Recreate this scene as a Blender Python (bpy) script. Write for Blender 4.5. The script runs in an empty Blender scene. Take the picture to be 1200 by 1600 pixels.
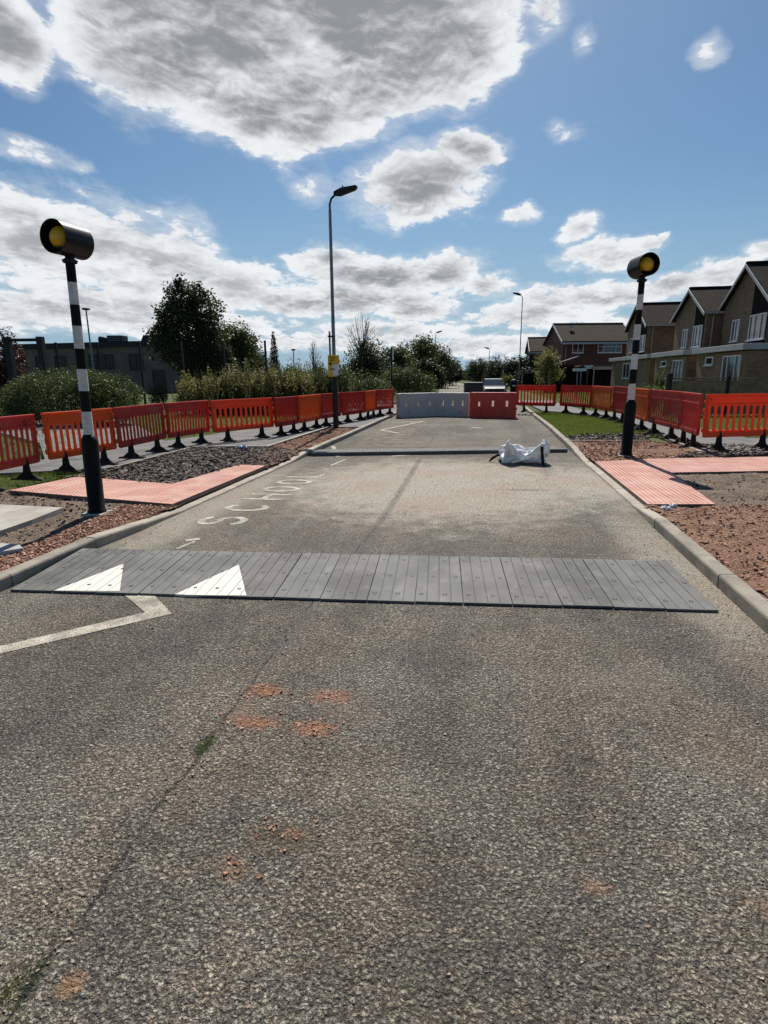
import bpy, bmesh, math, random
import numpy as np
from mathutils import Matrix, Vector
PI = math.pi
S = bpy.context.scene
COL = S.collection
random.seed(5)

# ------------------------------------------------------------------ camera
F = 890.0; CH = 1.75
PITCH, YAW, ROLL = math.radians(13.5), math.radians(8.6), math.radians(-0.5)
RC = Matrix.Rotation(YAW, 3, 'Z') @ Matrix.Rotation(PI/2-PITCH, 3, 'X') @ Matrix.Rotation(ROLL, 3, 'Z')
cd = bpy.data.cameras.new('camera'); cam = bpy.data.objects.new('camera', cd); COL.objects.link(cam)
cam.matrix_world = Matrix.Translation((0, 0, CH)) @ RC.to_4x4()
cd.sensor_fit = 'VERTICAL'; cd.sensor_height = 24; cd.lens = F/1600*24
cd.clip_start = 0.05; cd.clip_end = 5000
S.camera = cam
S.view_settings.view_transform = 'Standard'; S.view_settings.look = 'None'
S.view_settings.gamma = 1; S.view_settings.exposure = 0.35

def ray(px, py):
    return RC @ Vector(((px-600)/F, -(py-800)/F, -1))
def G(px, py, z=0.0):
    d = ray(px, py); t = (z-CH)/d.z
    return (d.x*t, d.y*t)
def at(px, d, hy=586):
    """ground point seen in column px, d metres ahead"""
    r = ray(px, hy); s = d/math.cos(0)
    fwd = Vector((-math.sin(YAW), math.cos(YAW), 0))
    t = d/(r.x*fwd.x+r.y*fwd.y)
    return (r.x*t, r.y*t)

# ------------------------------------------------------------------ sky and sun
SUN_EL, SUN_AZ = math.radians(50), math.radians(-3.5)     # azimuth from +Y towards +X
sd = bpy.data.lights.new('sun', 'SUN'); so = bpy.data.objects.new('sun', sd); COL.objects.link(so)
sd.energy = 5.0; sd.angle = math.radians(0.5); sd.color = (1, .955, .88)
sv = Vector((math.sin(SUN_AZ)*math.cos(SUN_EL), math.cos(SUN_AZ)*math.cos(SUN_EL), math.sin(SUN_EL)))
so.rotation_euler = sv.to_track_quat('Z', 'Y').to_euler()

class NT:
    def __init__(s, tree): s.t = tree; s.n = tree.nodes; s.l = tree.links
    def new(s, ty, **kw):
        n = s.n.new(ty)
        for k, v in kw.items(): setattr(n, k, v)
        return n
    def set(s, sock, v):
        if hasattr(v, 'is_output') or isinstance(v, bpy.types.NodeSocket): s.l.new(v, sock)
        else: sock.default_value = v
    def m(s, op, a, b=0.0, c=0.0, clamp=False):
        n = s.new('ShaderNodeMath', operation=op); n.use_clamp = clamp
        for i, v in enumerate((a, b, c)): s.set(n.inputs[i], v)
        return n.outputs[0]
    def vm(s, op, a, b=(0, 0, 0), sc=1.0):
        n = s.new('ShaderNodeVectorMath', operation=op)
        s.set(n.inputs[0], a); s.set(n.inputs[1], b)
        if op == 'SCALE': s.set(n.inputs[3], sc)
        return n.outputs['Value'] if op in ('DOT_PRODUCT', 'LENGTH', 'DISTANCE') else n.outputs[0]
    def noise(s, v, scale, det=3, rough=.5, dim='3D', dist=0.0):
        n = s.new('ShaderNodeTexNoise', noise_dimensions=dim)
        s.set(n.inputs['Vector'], v); n.inputs['Scale'].default_value = scale
        n.inputs['Detail'].default_value = det; n.inputs['Roughness'].default_value = rough
        n.inputs['Distortion'].default_value = dist
        return n
    def ramp(s, f, a, b, lo=0.0, hi=1.0, smooth=True):
        n = s.new('ShaderNodeMapRange')
        if smooth: n.interpolation_type = 'SMOOTHSTEP'
        s.set(n.inputs[0], f)
        for i, v in enumerate((a, b, lo, hi)): s.set(n.inputs[i+1], v)
        return n.outputs[0]
    def mix(s, f, a, b):
        n = s.new('ShaderNodeMix', data_type='RGBA')
        s.set(n.inputs[0], f)
        s.set(n.inputs[6], a if not isinstance(a, tuple) else (*a[:3], 1))
        s.set(n.inputs[7], b if not isinstance(b, tuple) else (*b[:3], 1))
        return n.outputs[2]

w = bpy.data.worlds.new('World'); S.world = w; w.use_nodes = True
nt = NT(w.node_tree); nt.n.clear()
sky = nt.new('ShaderNodeTexSky', sky_type='NISHITA'); sky.sun_disc = False
sky.sun_elevation = SUN_EL; sky.sun_rotation = SUN_AZ; sky.altitude = 50
sky.air_density = 1.0; sky.dust_density = 0.8; sky.ozone_density = 1.3
bg1 = nt.new('ShaderNodeBackground'); bg1.inputs[1].default_value = 0.056
hs = nt.new('ShaderNodeHueSaturation'); hs.inputs['Saturation'].default_value = 1.12
nt.l.new(sky.outputs[0], hs.inputs['Color']); bg1c = nt.new('ShaderNodeMix', data_type='RGBA')
tint = nt.vm('MULTIPLY', hs.outputs[0], (.76, .96, 1.05)); nt.l.new(tint, bg1c.inputs[6]); nt.l.new(bg1c.outputs[2], bg1.inputs[0])
tc = nt.new('ShaderNodeTexCoord'); dirv = tc.outputs['Generated']
# clouds: (px, py, rx, ry, strength) read off the photo, stored as azimuth/elevation ellipses
CL = [(330,50,260,190,1.3),(600,40,230,175,1.3),(430,150,175,115,1.2),(560,130,170,95,1.15),(700,80,135,120,1.1),(190,50,120,120,1.0),(480,-70,480,190,1.4),
      (20,70,85,80,1.0),(-40,10,100,100,1.0),(850,15,45,60,.75),(700,130,80,60,.9),
      (650,300,120,62,1.0),(735,238,68,34,.95),(640,325,70,36,.85),(700,272,85,44,.9),
      (484,296,36,24,.52),(811,333,42,24,.78),(893,212,40,24,.46),(915,65,24,34,.48),(1100,74,28,26,.47),
      (908,373,46,28,.85),(945,405,100,24,.85),(1012,386,36,14,.75),(768,448,44,22,.85),(40,236,75,20,.48),(122,254,22,12,.42),
      (90,380,300,100,.86),(-20,330,180,60,.8),(230,420,170,75,.86),(340,450,170,55,.82),(120,480,300,50,.85),
      (600,420,170,42,1.0),(520,408,90,30,.9),(690,425,80,35,.95),(560,465,200,34,.95),(470,470,110,30,.9),(650,475,90,28,.9),
      (840,495,140,28,.85),(940,462,130,30,.92),(1030,446,110,24,.9),(860,470,80,26,.85),(1150,430,80,26,.85),(1195,396,40,20,.8),
      (620,510,160,24,.8),(300,505,260,30,.8),(500,535,300,22,.72),(760,545,260,26,.8),(1000,520,200,30,.85),
      (1600,300,250,130,1.0),(-600,250,300,160,1.0)]
sep = nt.new('ShaderNodeSeparateXYZ'); 
wn = nt.noise(dirv, 6.5, 7, .58)
wv = nt.vm('SUBTRACT', wn.outputs['Color'], (.5, .5, .5))
wdir = nt.vm('ADD', dirv, nt.vm('SCALE', wv, sc=.075))
nt.l.new(wdir, sep.inputs[0])
az = nt.m('ARCTAN2', sep.outputs[0], sep.outputs[1])
ln = nt.vm('LENGTH', wdir)
el = nt.m('ARCSINE', nt.m('DIVIDE', sep.outputs[2], ln))
ae = nt.new('ShaderNodeCombineXYZ'); nt.l.new(az, ae.inputs[0]); nt.l.new(el, ae.inputs[1])
def azel(px, py):
    r = ray(px, py); r.normalize(); return math.atan2(r.x, r.y), math.asin(r.z)
acc = None
for (cx, cy, rx, ry, wt) in CL:
    a0, e0 = azel(cx, cy)
    a1 = azel(cx+rx, cy); a2 = azel(cx-rx, cy); e1 = azel(cx, cy-ry); e2 = azel(cx, cy+ry)
    ra = abs(a1[0]-a2[0])/2; re = abs(e1[1]-e2[1])/2
    q = nt.vm('MULTIPLY', nt.vm('SUBTRACT', ae.outputs[0], (a0, e0, 0)), (1/ra, 1/re, 0))
    d2 = nt.vm('DOT_PRODUCT', q, q)
    v = nt.m('MULTIPLY_ADD', d2, -wt*.8, wt)
    if acc is None: acc = v
    else:
        n = nt.new('ShaderNodeMath', operation='SMOOTH_MAX'); nt.l.new(acc, n.inputs[0]); nt.l.new(v, n.inputs[1]); n.inputs[2].default_value = .18
        acc = n.outputs[0]
acc = nt.m('MAXIMUM', acc, -1.0)
# pale blue-grey air near the horizon
sph = nt.new('ShaderNodeSeparateXYZ'); nt.l.new(dirv, sph.inputs[0])
nt.l.new(nt.ramp(sph.outputs[2], .0, .30, .85, 0.0), bg1c.inputs[0]); bg1c.inputs[7].default_value = (4.4, 6.6, 8.8, 1)
# fractal detail, stretched sideways towards the horizon
sp2 = nt.new('ShaderNodeSeparateXYZ'); nt.l.new(dirv, sp2.inputs[0])
zz = nt.m('ADD', nt.m('MAXIMUM', sp2.outputs[2], 0.0), .22)
pl = nt.new('ShaderNodeCombineXYZ')
nt.l.new(nt.m('DIVIDE', sp2.outputs[0], zz), pl.inputs[0]); nt.l.new(nt.m('DIVIDE', sp2.outputs[1], nt.m('MULTIPLY', zz, 1.6)), pl.inputs[1])
nt.l.new(nt.m('MULTIPLY', sp2.outputs[2], 3.0), pl.inputs[2])
f1 = nt.noise(pl.outputs[0], 4.6, 12, .64).outputs[0]
upv = nt.vm('ADD', pl.outputs[0], (0.0, -.035, .05))
f2 = nt.noise(upv, 4.6, 8, .6).outputs[0]
fb = nt.noise(pl.outputs[0], 2.8, 4, .55).outputs[0]
f3 = nt.noise(pl.outputs[0], 17.0, 8, .6, dist=.6).outputs[0]
f4 = nt.noise(nt.vm('ADD', pl.outputs[0], (0.0, -.012, .018)), 17.0, 6, .6, dist=.6).outputs[0]
vb = nt.new('ShaderNodeTexVoronoi', feature='SMOOTH_F1'); nt.l.new(nt.vm('ADD', pl.outputs[0], nt.vm('SCALE', wv, sc=.35)), vb.inputs['Vector']); vb.inputs['Scale'].default_value = 10.0; vb.inputs['Smoothness'].default_value = .5
bil = nt.m('SUBTRACT', .42, vb.outputs['Distance'])
dens = nt.m('ADD', nt.m('ADD', acc, nt.m('MULTIPLY', nt.m('SUBTRACT', f1, .5), 1.25)), nt.m('MULTIPLY_ADD', nt.m('SUBTRACT', f3, .5), .75, nt.m('MULTIPLY', bil, .35)))
alpha = nt.m('MAXIMUM', nt.ramp(dens, .32, .60), nt.ramp(nt.m('ADD', dens, nt.m('MULTIPLY', nt.m('SUBTRACT', fb, .5), 1.2)), -.05, .75, 0, .5))
thick = nt.ramp(nt.m('ADD', acc, nt.m('MULTIPLY', nt.m('SUBTRACT', f1, .5), 1.1)), .40, 1.35)
relief = nt.m('ADD', nt.m('MULTIPLY', nt.m('SUBTRACT', f1, f2), 2.4), nt.m('MULTIPLY', nt.m('SUBTRACT', f3, f4), 1.1))
grey = nt.m('ADD', nt.m('SUBTRACT', nt.m('MULTIPLY', thick, 1.05), relief), nt.m('MULTIPLY_ADD', nt.m('SUBTRACT', fb, .5), 1.9, -.02))
grey = nt.ramp(nt.m('SUBTRACT', grey, nt.m('MULTIPLY', bil, .40)), -.15, 1.05)
grey = nt.m('MULTIPLY', grey, nt.ramp(acc, .45, 1.05, .30, 1.0))
ccol = nt.mix(grey, (.70, .715, .73), (.225, .236, .250))
bg2 = nt.new('ShaderNodeBackground'); nt.l.new(ccol, bg2.inputs[0]); bg2.inputs[1].default_value = 1.0
mx = nt.new('ShaderNodeMixShader'); nt.l.new(nt.m('MULTIPLY', alpha, .96), mx.inputs[0])
nt.l.new(bg1.outputs[0], mx.inputs[1]); nt.l.new(bg2.outputs[0], mx.inputs[2])
wo = nt.new('ShaderNodeOutputWorld'); nt.l.new(mx.outputs[0], wo.inputs[0])
w.cycles.sampling_method = 'MANUAL'; w.cycles.sample_map_resolution = 512

# ------------------------------------------------------------------ materials
def newmat(name):
    m = bpy.data.materials.new(name); m.use_nodes = True
    nt = NT(m.node_tree); nt.n.clear()
    out = nt.new('ShaderNodeOutputMaterial'); p = nt.new('ShaderNodeBsdfPrincipled')
    nt.l.new(p.outputs[0], out.inputs[0])
    return m, nt, p, out
def bump(nt, p, h, strength, dist):
    b = nt.new('ShaderNodeBump'); b.inputs['Strength'].default_value = strength; b.inputs['Distance'].default_value = dist
    nt.set(b.inputs['Height'], h); nt.l.new(b.outputs[0], p.inputs['Normal']); return b
_mc = {}
def mat(name, c, rough=.6, var=.15, vs=6.0, metal=0.0, bmp=0.0, bs=60.0, spec=.5, c2=None, dirt=0.0, coords='Object', coat=0.0):
    if name in _mc: return _mc[name]
    m, nt, p, out = newmat(name)
    t = nt.new('ShaderNodeTexCoord').outputs[coords]
    n = nt.noise(t, vs, 5, .6).outputs[0]
    d = tuple(max(0, x*(1-var*2)) for x in c); e = c2 or tuple(min(1, x*(1+var)) for x in c)
    col = nt.mix(nt.ramp(n, .3, .7), d, e)
    if dirt:
        n2 = nt.noise(t, vs*2.7, 6, .7).outputs[0]
        col = nt.mix(nt.ramp(n2, .52, .72, 0, dirt), col, (.16, .12, .085))
    nt.l.new(col, p.inputs['Base Color'])
    p.inputs['Roughness'].default_value = rough; p.inputs['Metallic'].default_value = metal
    p.inputs['Specular IOR Level'].default_value = spec
    if coat: p.inputs['Coat Weight'].default_value = coat
    if bmp:
        bump(nt, p, nt.noise(t, bs, 4, .6).outputs[0], bmp, .02)
    _mc[name] = m; return m
def leafmat(name, c, c2, tl=.35):
    m, nt, p, out = newmat(name)
    g = nt.new('ShaderNodeNewGeometry')
    n = nt.noise(g.outputs['Position'], 1.3, 3, .6).outputs[0]
    n2 = nt.noise(g.outputs['Position'], 14, 2, .5).outputs[0]
    f = nt.ramp(nt.m('MULTIPLY_ADD', n2, .5, nt.m('MULTIPLY', n, .5)), .38, .62)
    col = nt.mix(f, c, c2)
    nt.l.new(col, p.inputs['Base Color']); p.inputs['Roughness'].default_value = .55; p.inputs['Specular IOR Level'].default_value = .3
    tr = nt.new('ShaderNodeBsdfTranslucent'); nt.l.new(nt.mix(.5, col, tuple(min(1, x*1.6) for x in c2)), tr.inputs[0])
    ms = nt.new('ShaderNodeMixShader'); ms.inputs[0].default_value = tl
    nt.l.new(p.outputs[0], ms.inputs[1]); nt.l.new(tr.outputs[0], ms.inputs[2]); nt.l.new(ms.outputs[0], out.inputs[0])
    return m
def ell(nt, pos, cx, cy, rx, ry, nz, amp=.5, soft=.6):
    """soft blotch on the ground at (cx, cy)"""
    q = nt.vm('MULTIPLY', nt.vm('SUBTRACT', pos, (cx, cy, 0)), (1/rx, 1/ry, 0))
    d = nt.m('ADD', nt.vm('LENGTH', q), nt.m('MULTIPLY', nt.m('SUBTRACT', nz, .5), amp*2))
    return nt.ramp(d, 1.0, 1.0-soft)

def asphalt():
    m, nt, p, out = newmat('worn_asphalt')
    pos = nt.new('ShaderNodeNewGeometry').outputs['Position']
    wj = nt.vm('ADD', pos, nt.vm('SCALE', nt.vm('SUBTRACT', nt.noise(pos, 48, 3, .6).outputs['Color'], (.5, .5, .5)), sc=.026))
    v = nt.new('ShaderNodeTexVoronoi', voronoi_dimensions='2D', feature='F1'); nt.l.new(wj, v.inputs['Vector']); v.inputs['Scale'].default_value = 66
    v2 = nt.new('ShaderNodeTexVoronoi', voronoi_dimensions='2D', feature='F1'); nt.l.new(wj, v2.inputs['Vector']); v2.inputs['Scale'].default_value = 135
    sc = nt.new('ShaderNodeSeparateColor'); nt.l.new(v.outputs['Color'], sc.inputs[0])
    sc2 = nt.new('ShaderNodeSeparateColor'); nt.l.new(v2.outputs['Color'], sc2.inputs[0])
    nl = nt.noise(pos, .45, 5, .6).outputs[0]; nm = nt.noise(pos, 3.2, 5, .65).outputs[0]; nh = nt.noise(pos, 18, 5, .7).outputs[0]; nx = nt.noise(pos, 75, 3, .7).outputs[0]
    stone = nt.mix(nt.ramp(sc.outputs[0], 0, 1, 0, 1, False), (.075, .067, .056), (.43, .395, .335))
    stone = nt.mix(nt.ramp(sc.outputs[1], .86, .94), stone, (.33, .30, .26))
    stone = nt.mix(nt.m('MULTIPLY', nt.ramp(sc.outputs[2], .93, .97), .5), stone, (.26, .14, .08))
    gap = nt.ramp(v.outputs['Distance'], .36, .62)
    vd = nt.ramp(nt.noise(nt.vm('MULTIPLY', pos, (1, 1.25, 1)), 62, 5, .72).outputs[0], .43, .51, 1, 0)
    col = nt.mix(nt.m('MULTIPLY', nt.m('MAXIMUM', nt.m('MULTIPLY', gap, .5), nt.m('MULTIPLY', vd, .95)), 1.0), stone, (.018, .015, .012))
    fine = nt.mix(sc2.outputs[0], (.035, .031, .026), (.40, .365, .31))
    col = nt.mix(.38, col, fine)
    # broad wear and tone
    wt = nt.noise(nt.vm('MULTIPLY', pos, (1.5, .16, 1)), 1.0, 4, .6).outputs[0]
    br = nt.ramp(nt.m('ADD', nt.m('ADD', nt.m('MULTIPLY', nl, .42), nt.m('MULTIPLY', nm, .28)), nt.m('MULTIPLY', wt, .3)), .40, .60, .66, 1.22)
    cs = nt.new('ShaderNodeVectorMath', operation='SCALE'); nt.l.new(col, cs.inputs[0]); nt.l.new(br, cs.inputs[3]); col = cs.outputs[0]
    tn = nt.noise(nt.vm('ADD', pos, (7, 3, 0)), 1.1, 5, .65).outputs[0]
    col = nt.vm('MULTIPLY', col, nt.mix(nt.ramp(tn, .40, .60), (1.08, 1.0, .90), (1.0, .985, .94)))
    # pale dried dust between the two ramps and along the kerbs
    sx = nt.new('ShaderNodeSeparateXYZ'); nt.l.new(pos, sx.inputs[0]); X, Y = sx.outputs[0], sx.outputs[1]
    dm = ell(nt, pos, -.5, 9.3, 3.4, 3.6, nm, .5, .55)
    dm = nt.m('MAXIMUM', dm, ell(nt, pos, 1.9, 9.6, 1.3, 2.8, nm, .5, .8))
    dm = nt.m('MAXIMUM', dm, nt.m('MULTIPLY', ell(nt, pos, -3.5, 7.5, .6, 5, nm, .5, .8), .8))
    dm = nt.m('MAXIMUM', dm, nt.m('MULTIPLY', ell(nt, pos, 1.9, 5.5, .5, 3.5, nm, .5, .8), .7))
    dm = nt.m('MULTIPLY', dm, nt.ramp(nh, .30, .55, .45, .97))
    col = nt.mix(dm, col, nt.mix(nt.ramp(nt.noise(pos, .9, 3).outputs[0], .4, .62), (.60, .54, .44), (.58, .475, .37)))
    # tyre-dragged red and pale streaks past the second ramp
    st = nt.vm('MULTIPLY', pos, (.25, 5.5, 1)); sn = nt.noise(st, 1.0, 4, .6).outputs[0]
    stm = nt.m('MULTIPLY', nt.ramp(sn, .52, .62), ell(nt, pos, -.6, 14.6, 3.6, 1.5, nm, .3, .5))
    col = nt.mix(nt.m('MULTIPLY', stm, .8), col, (.34, .22, .15))
    stm = nt.m('MULTIPLY', nt.ramp(nm, .45, .6), ell(nt, pos, -2.4, 16.8, 1.0, 3.2, nm, .4, .7))
    col = nt.mix(nt.m('MULTIPLY', stm, .8), col, (.36, .27, .2))
    # brick dust prints and old dirt
    for (cx, cy, rx, ry, k, c) in [(-1.13,2.80,.15,.09,.95,(.40,.18,.095)),(-.73,2.79,.17,.09,.85,(.38,.19,.11)),(-1.07,2.50,.17,.08,.85,(.40,.18,.095)),(-.74,2.49,.15,.08,.95,(.40,.18,.10)),
                                (-1.18,2.62,.1,.2,.35,(.33,.18,.11)),(-.62,2.65,.2,.2,.3,(.30,.2,.14)),
                                (-.70,1.78,.17,.10,1.0,(.13,.10,.06)),(-.66,1.80,.10,.05,1.0,(.12,.09,.055)),(-.82,1.62,.09,.07,.95,(.25,.17,.11)),(-.63,1.81,.08,.03,.7,(.34,.2,.13)),
                                (1.05,1.72,.13,.06,.5,(.30,.19,.12)),(-1.13,1.16,.05,.05,.8,(.36,.2,.1)),(.48,1.72,.06,.04,.6,(.36,.2,.12)),
                                (.58,2.42,.07,.04,.8,(.035,.03,.027)),(-.2,3.3,.5,.25,.3,(.07,.065,.055)),(.2,1.5,.5,.3,.25,(.06,.055,.05)),(-2.2,2.2,.7,.35,.3,(.07,.06,.05)),(1.0,3.2,.5,.3,.3,(.34,.30,.24)),(-.3,2.1,.35,.2,.25,(.33,.3,.25)),(-3.2,3.3,.4,.3,.25,(.33,.3,.25)),(.9,1.15,.3,.12,.35,(.32,.28,.23)),(.9,8.9,.5,.12,.5,(.10,.075,.06)),(1.1,1.35,.25,.1,.3,(.32,.24,.17)),(1.25,2.6,.3,.4,.25,(.3,.2,.14)),(1.9,3.4,.35,.5,.4,(.2,.13,.09))]:
        col = nt.mix(nt.m('MULTIPLY', nt.m('MULTIPLY', ell(nt, pos, cx, cy, rx*1.15, ry*1.15, nh, .9, .9), nt.ramp(nx, .30, .46, .5, 1)), k), col, c)
    # longitudinal paving joint with a sealed, ragged crack
    jx = nt.m('ADD', nt.m('MULTIPLY', nt.m('SUBTRACT', nt.noise(pos, 4.5, 4, .7).outputs[0], .5), .12), -1.24)
    jx = nt.m('ADD', jx, nt.m('MULTIPLY', nt.ramp(Y, 2.2, 8, 0, 1), .2))
    jd = nt.m('ABSOLUTE', nt.m('SUBTRACT', X, jx))
    jm = nt.m('MULTIPLY', nt.ramp(jd, .011, .003), nt.ramp(nt.m('ADD', nm, nt.ramp(Y, 2.4, 4, 0, -.1)), .40, .48, .15, 1))
    jband = nt.m('MULTIPLY', nt.ramp(jd, .075, .03), nt.ramp(Y, 2.6, 3.4, 0, .5))
    col = nt.mix(jband, col, (.16, .145, .13))
    col = nt.mix(nt.m('MULTIPLY', jm, .7), col, (.012, .01, .008))
    moss = nt.m('MULTIPLY', nt.ramp(jd, .035, .012), nt.m('MAXIMUM', ell(nt, pos, -1.29, 1.14, .1, .13, nh, .3), ell(nt, pos, -1.24, 2.28, .1, .12, nh, .3)))
    col = nt.mix(nt.m('MULTIPLY', moss, .9), col, (.025, .036, .010))
    # branching crack at near left
    k2 = nt.m('ABSOLUTE', nt.m('ADD', nt.m('SUBTRACT', Y, 1.62), nt.m('MULTIPLY', nt.m('ADD', X, 1.3), .45)))
    k2 = nt.m('ADD', k2, nt.m('MULTIPLY', nt.m('ABSOLUTE', nt.m('SUBTRACT', nm, .5)), .35))
    km = nt.m('MULTIPLY', nt.ramp(k2, .016, .004), nt.ramp(X, -1.27, -1.29))
    col = nt.mix(nt.m('MULTIPLY', nt.m('MULTIPLY', km, nt.ramp(nm, .42, .55)), .55), col, (.015, .012, .01))
    # thin scored line across the lane
    l3 = nt.m('ABSOLUTE', nt.m('SUBTRACT', nt.m('SUBTRACT', Y, 7.1), nt.m('MULTIPLY', X, .105)))
    lm = nt.m('MULTIPLY', nt.m('MULTIPLY', nt.ramp(l3, .022, .008), nt.ramp(nm, .4, .52)), nt.m('MULTIPLY', nt.ramp(X, -2.7, -2.4), nt.ramp(X, 1.3, 1.0)))
    col = nt.mix(nt.m('MULTIPLY', lm, .8), col, (.42, .37, .3))
    nt.l.new(col, p.inputs['Base Color']); p.inputs['Roughness'].default_value = .82; p.inputs['Specular IOR Level'].default_value = .35
    loc = nt.vm('SCALE', nt.vm('SUBTRACT', wj, v.outputs['Position']), sc=66.0)
    fac = nt.vm('DOT_PRODUCT', loc, nt.vm('SUBTRACT', v.outputs['Color'], (.5, .5, .5)))
    hgt = nt.m('SUBTRACT', nt.m('MULTIPLY', nt.m('SUBTRACT', 1.0, nt.ramp(v.outputs['Distance'], .15, .65)), nt.ramp(sc.outputs[1], 0, 1, .55, 1.25, False)), nt.m('MULTIPLY', v2.outputs['Distance'], .45))
    hgt = nt.m('SUBTRACT', nt.m('ADD', nt.m('MULTIPLY', hgt, .75), nt.m('MULTIPLY', fac, .8)), nt.m('MULTIPLY', vd, .9))
    hgt = nt.m('SUBTRACT', hgt, nt.m('MULTIPLY', jm, 1.0))
    bump(nt, p, hgt, 1.0, .011)
    return m
def soilmat(name, c, c2, cs, scale=45, bs=.9):
    m, nt, p, out = newmat(name)
    pos = nt.new('ShaderNodeNewGeometry').outputs['Position']
    v = nt.new('ShaderNodeTexVoronoi', feature='F1'); nt.l.new(pos, v.inputs['Vector']); v.inputs['Scale'].default_value = scale
    sc = nt.new('ShaderNodeSeparateColor'); nt.l.new(v.outputs['Color'], sc.inputs[0])
    n = nt.noise(pos, 2.3, 6, .65).outputs[0]; n2 = nt.noise(pos, 30, 5, .7).outputs[0]
    col = nt.mix(nt.ramp(n, .38, .62), c, c2)
    col = nt.mix(nt.ramp(sc.outputs[0], .6, .95, 0, .8), col, cs)
    col = nt.mix(nt.ramp(n2, .35, .65, .35, 0), col, tuple(x*.4 for x in c))
    nt.l.new(col, p.inputs['Base Color']); p.inputs['Roughness'].default_value = .95; p.inputs['Specular IOR Level'].default_value = .2
    bump(nt, p, nt.m('ADD', nt.m('SUBTRACT', 1.0, v.outputs['Distance']), n2), bs, .015)
    return m
def stonemat(name, a, b, c):
    m, nt, p, out = newmat(name)
    pos = nt.new('ShaderNodeNewGeometry')
    r = nt.new('ShaderNodeNewGeometry').outputs['Random Per Island']
    cr = nt.new('ShaderNodeValToRGB'); nt.l.new(r, cr.inputs[0])
    e = cr.color_ramp.elements; e[0].color = (*a, 1); e[1].color = (*c, 1); x = e.new(.55); x.color = (*b, 1)
    nt.l.new(cr.outputs[0], p.inputs['Base Color']); p.inputs['Roughness'].default_value = .9
    return m
def brickmat(name, a, b, mortar, sc=1.0):
    m, nt, p, out = newmat(name)
    tc = nt.new('ShaderNodeTexCoord').outputs['Object']
    sp = nt.new('ShaderNodeSeparateXYZ'); nt.l.new(tc, sp.inputs[0])
    cb = nt.new('ShaderNodeCombineXYZ'); nt.l.new(nt.m('ADD', sp.outputs[0], sp.outputs[1]), cb.inputs[0]); nt.l.new(sp.outputs[2], cb.inputs[1])
    br = nt.new('ShaderNodeTexBrick'); nt.l.new(cb.outputs[0], br.inputs['Vector'])
    br.inputs['Scale'].default_value = 1.0; br.inputs['Brick Width'].default_value = .225*sc; br.inputs['Row Height'].default_value = .075*sc
    br.inputs['Mortar Size'].default_value = .009; br.inputs['Color1'].default_value = (*a, 1); br.inputs['Color2'].default_value = (*b, 1); br.inputs['Mortar'].default_value = (*mortar, 1)
    n = nt.noise(tc, .7, 5, .6).outputs[0]
    cs = nt.new('ShaderNodeVectorMath', operation='SCALE'); nt.l.new(br.outputs[0], cs.inputs[0]); nt.l.new(nt.ramp(n, .3, .7, .78, 1.15), cs.inputs[3])
    nt.l.new(cs.outputs[0], p.inputs['Base Color']); p.inputs['Roughness'].default_value = .9
    bump(nt, p, br.outputs['Fac'], -.5, .01)
    return m
def tilemat(name, a, b, row=.3, col_w=.3):
    m, nt, p, out = newmat(name)
    uv = nt.new('ShaderNodeTexCoord').outputs['Object']
    sp = nt.new('ShaderNodeSeparateXYZ'); nt.l.new(uv, sp.inputs[0])
    cb = nt.new('ShaderNodeCombineXYZ'); nt.l.new(nt.m('ADD', sp.outputs[0], nt.m('MULTIPLY', sp.outputs[1], .03)), cb.inputs[0]); nt.l.new(nt.m('MULTIPLY', sp.outputs[2], 1.9), cb.inputs[1])
    br = nt.new('ShaderNodeTexBrick'); nt.l.new(cb.outputs[0], br.inputs['Vector']); br.inputs['Scale'].default_value = 1
    br.inputs['Brick Width'].default_value = col_w; br.inputs['Row Height'].default_value = row; br.inputs['Mortar Size'].default_value = .022
    br.inputs['Color1'].default_value = (*a, 1); br.inputs['Color2'].default_value = (*b, 1); br.inputs['Mortar'].default_value = (*(x*.3 for x in a), 1)
    nt.l.new(br.outputs[0], p.inputs['Base Color']); p.inputs['Roughness'].default_value = .95; p.inputs['Specular IOR Level'].default_value = .1
    bump(nt, p, br.outputs['Fac'], -.8, .03)
    return m

M = {}
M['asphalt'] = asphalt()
M['footway'] = mat('footway_asphalt', (.13, .125, .12), .9, .18, 2.5, bmp=.5, bs=140, dirt=.25, coords='Object')
M['kerb'] = mat('kerb_concrete', (.27, .235, .19), .9, .16, 3.0, bmp=.35, bs=90, dirt=.45)
M['kerbnew'] = mat('new_kerb_concrete', (.36, .315, .26), .9, .12, 3.0, bmp=.3, bs=90, dirt=.25)
M['concrete'] = mat('slab_concrete', (.36, .33, .29), .9, .12, 2.0, bmp=.3, bs=60, dirt=.25)
M['greyplastic'] = mat('grey_concrete_pad', (.36, .355, .34), .85, .1, 5, spec=.2, dirt=.2)
M['soil'] = soilmat('dark_soil', (.055, .04, .028), (.12, .085, .06), (.22, .19, .16), 40)
M['redsoil'] = soilmat('red_rubble_soil', (.16, .085, .055), (.25, .135, .09), (.36, .23, .16), 60)
M['greysoil'] = soilmat('grey_brown_soil', (.11, .078, .055), (.20, .145, .105), (.28, .22, .18), 55)
M['gravel'] = soilmat('dark_gravel_bed', (.05, .037, .028), (.10, .075, .058), (.20, .17, .15), 34, 1.0)
M['stone_red'] = stonemat('red_stones', (.20, .09, .055), (.32, .16, .10), (.50, .34, .25))
M['stone_dark'] = stonemat('dark_stones', (.05, .037, .028), (.10, .075, .057), (.21, .165, .13))
M['stone_mix'] = stonemat('loose_chippings', (.07, .06, .05), (.19, .17, .15), (.42, .32, .24))
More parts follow.
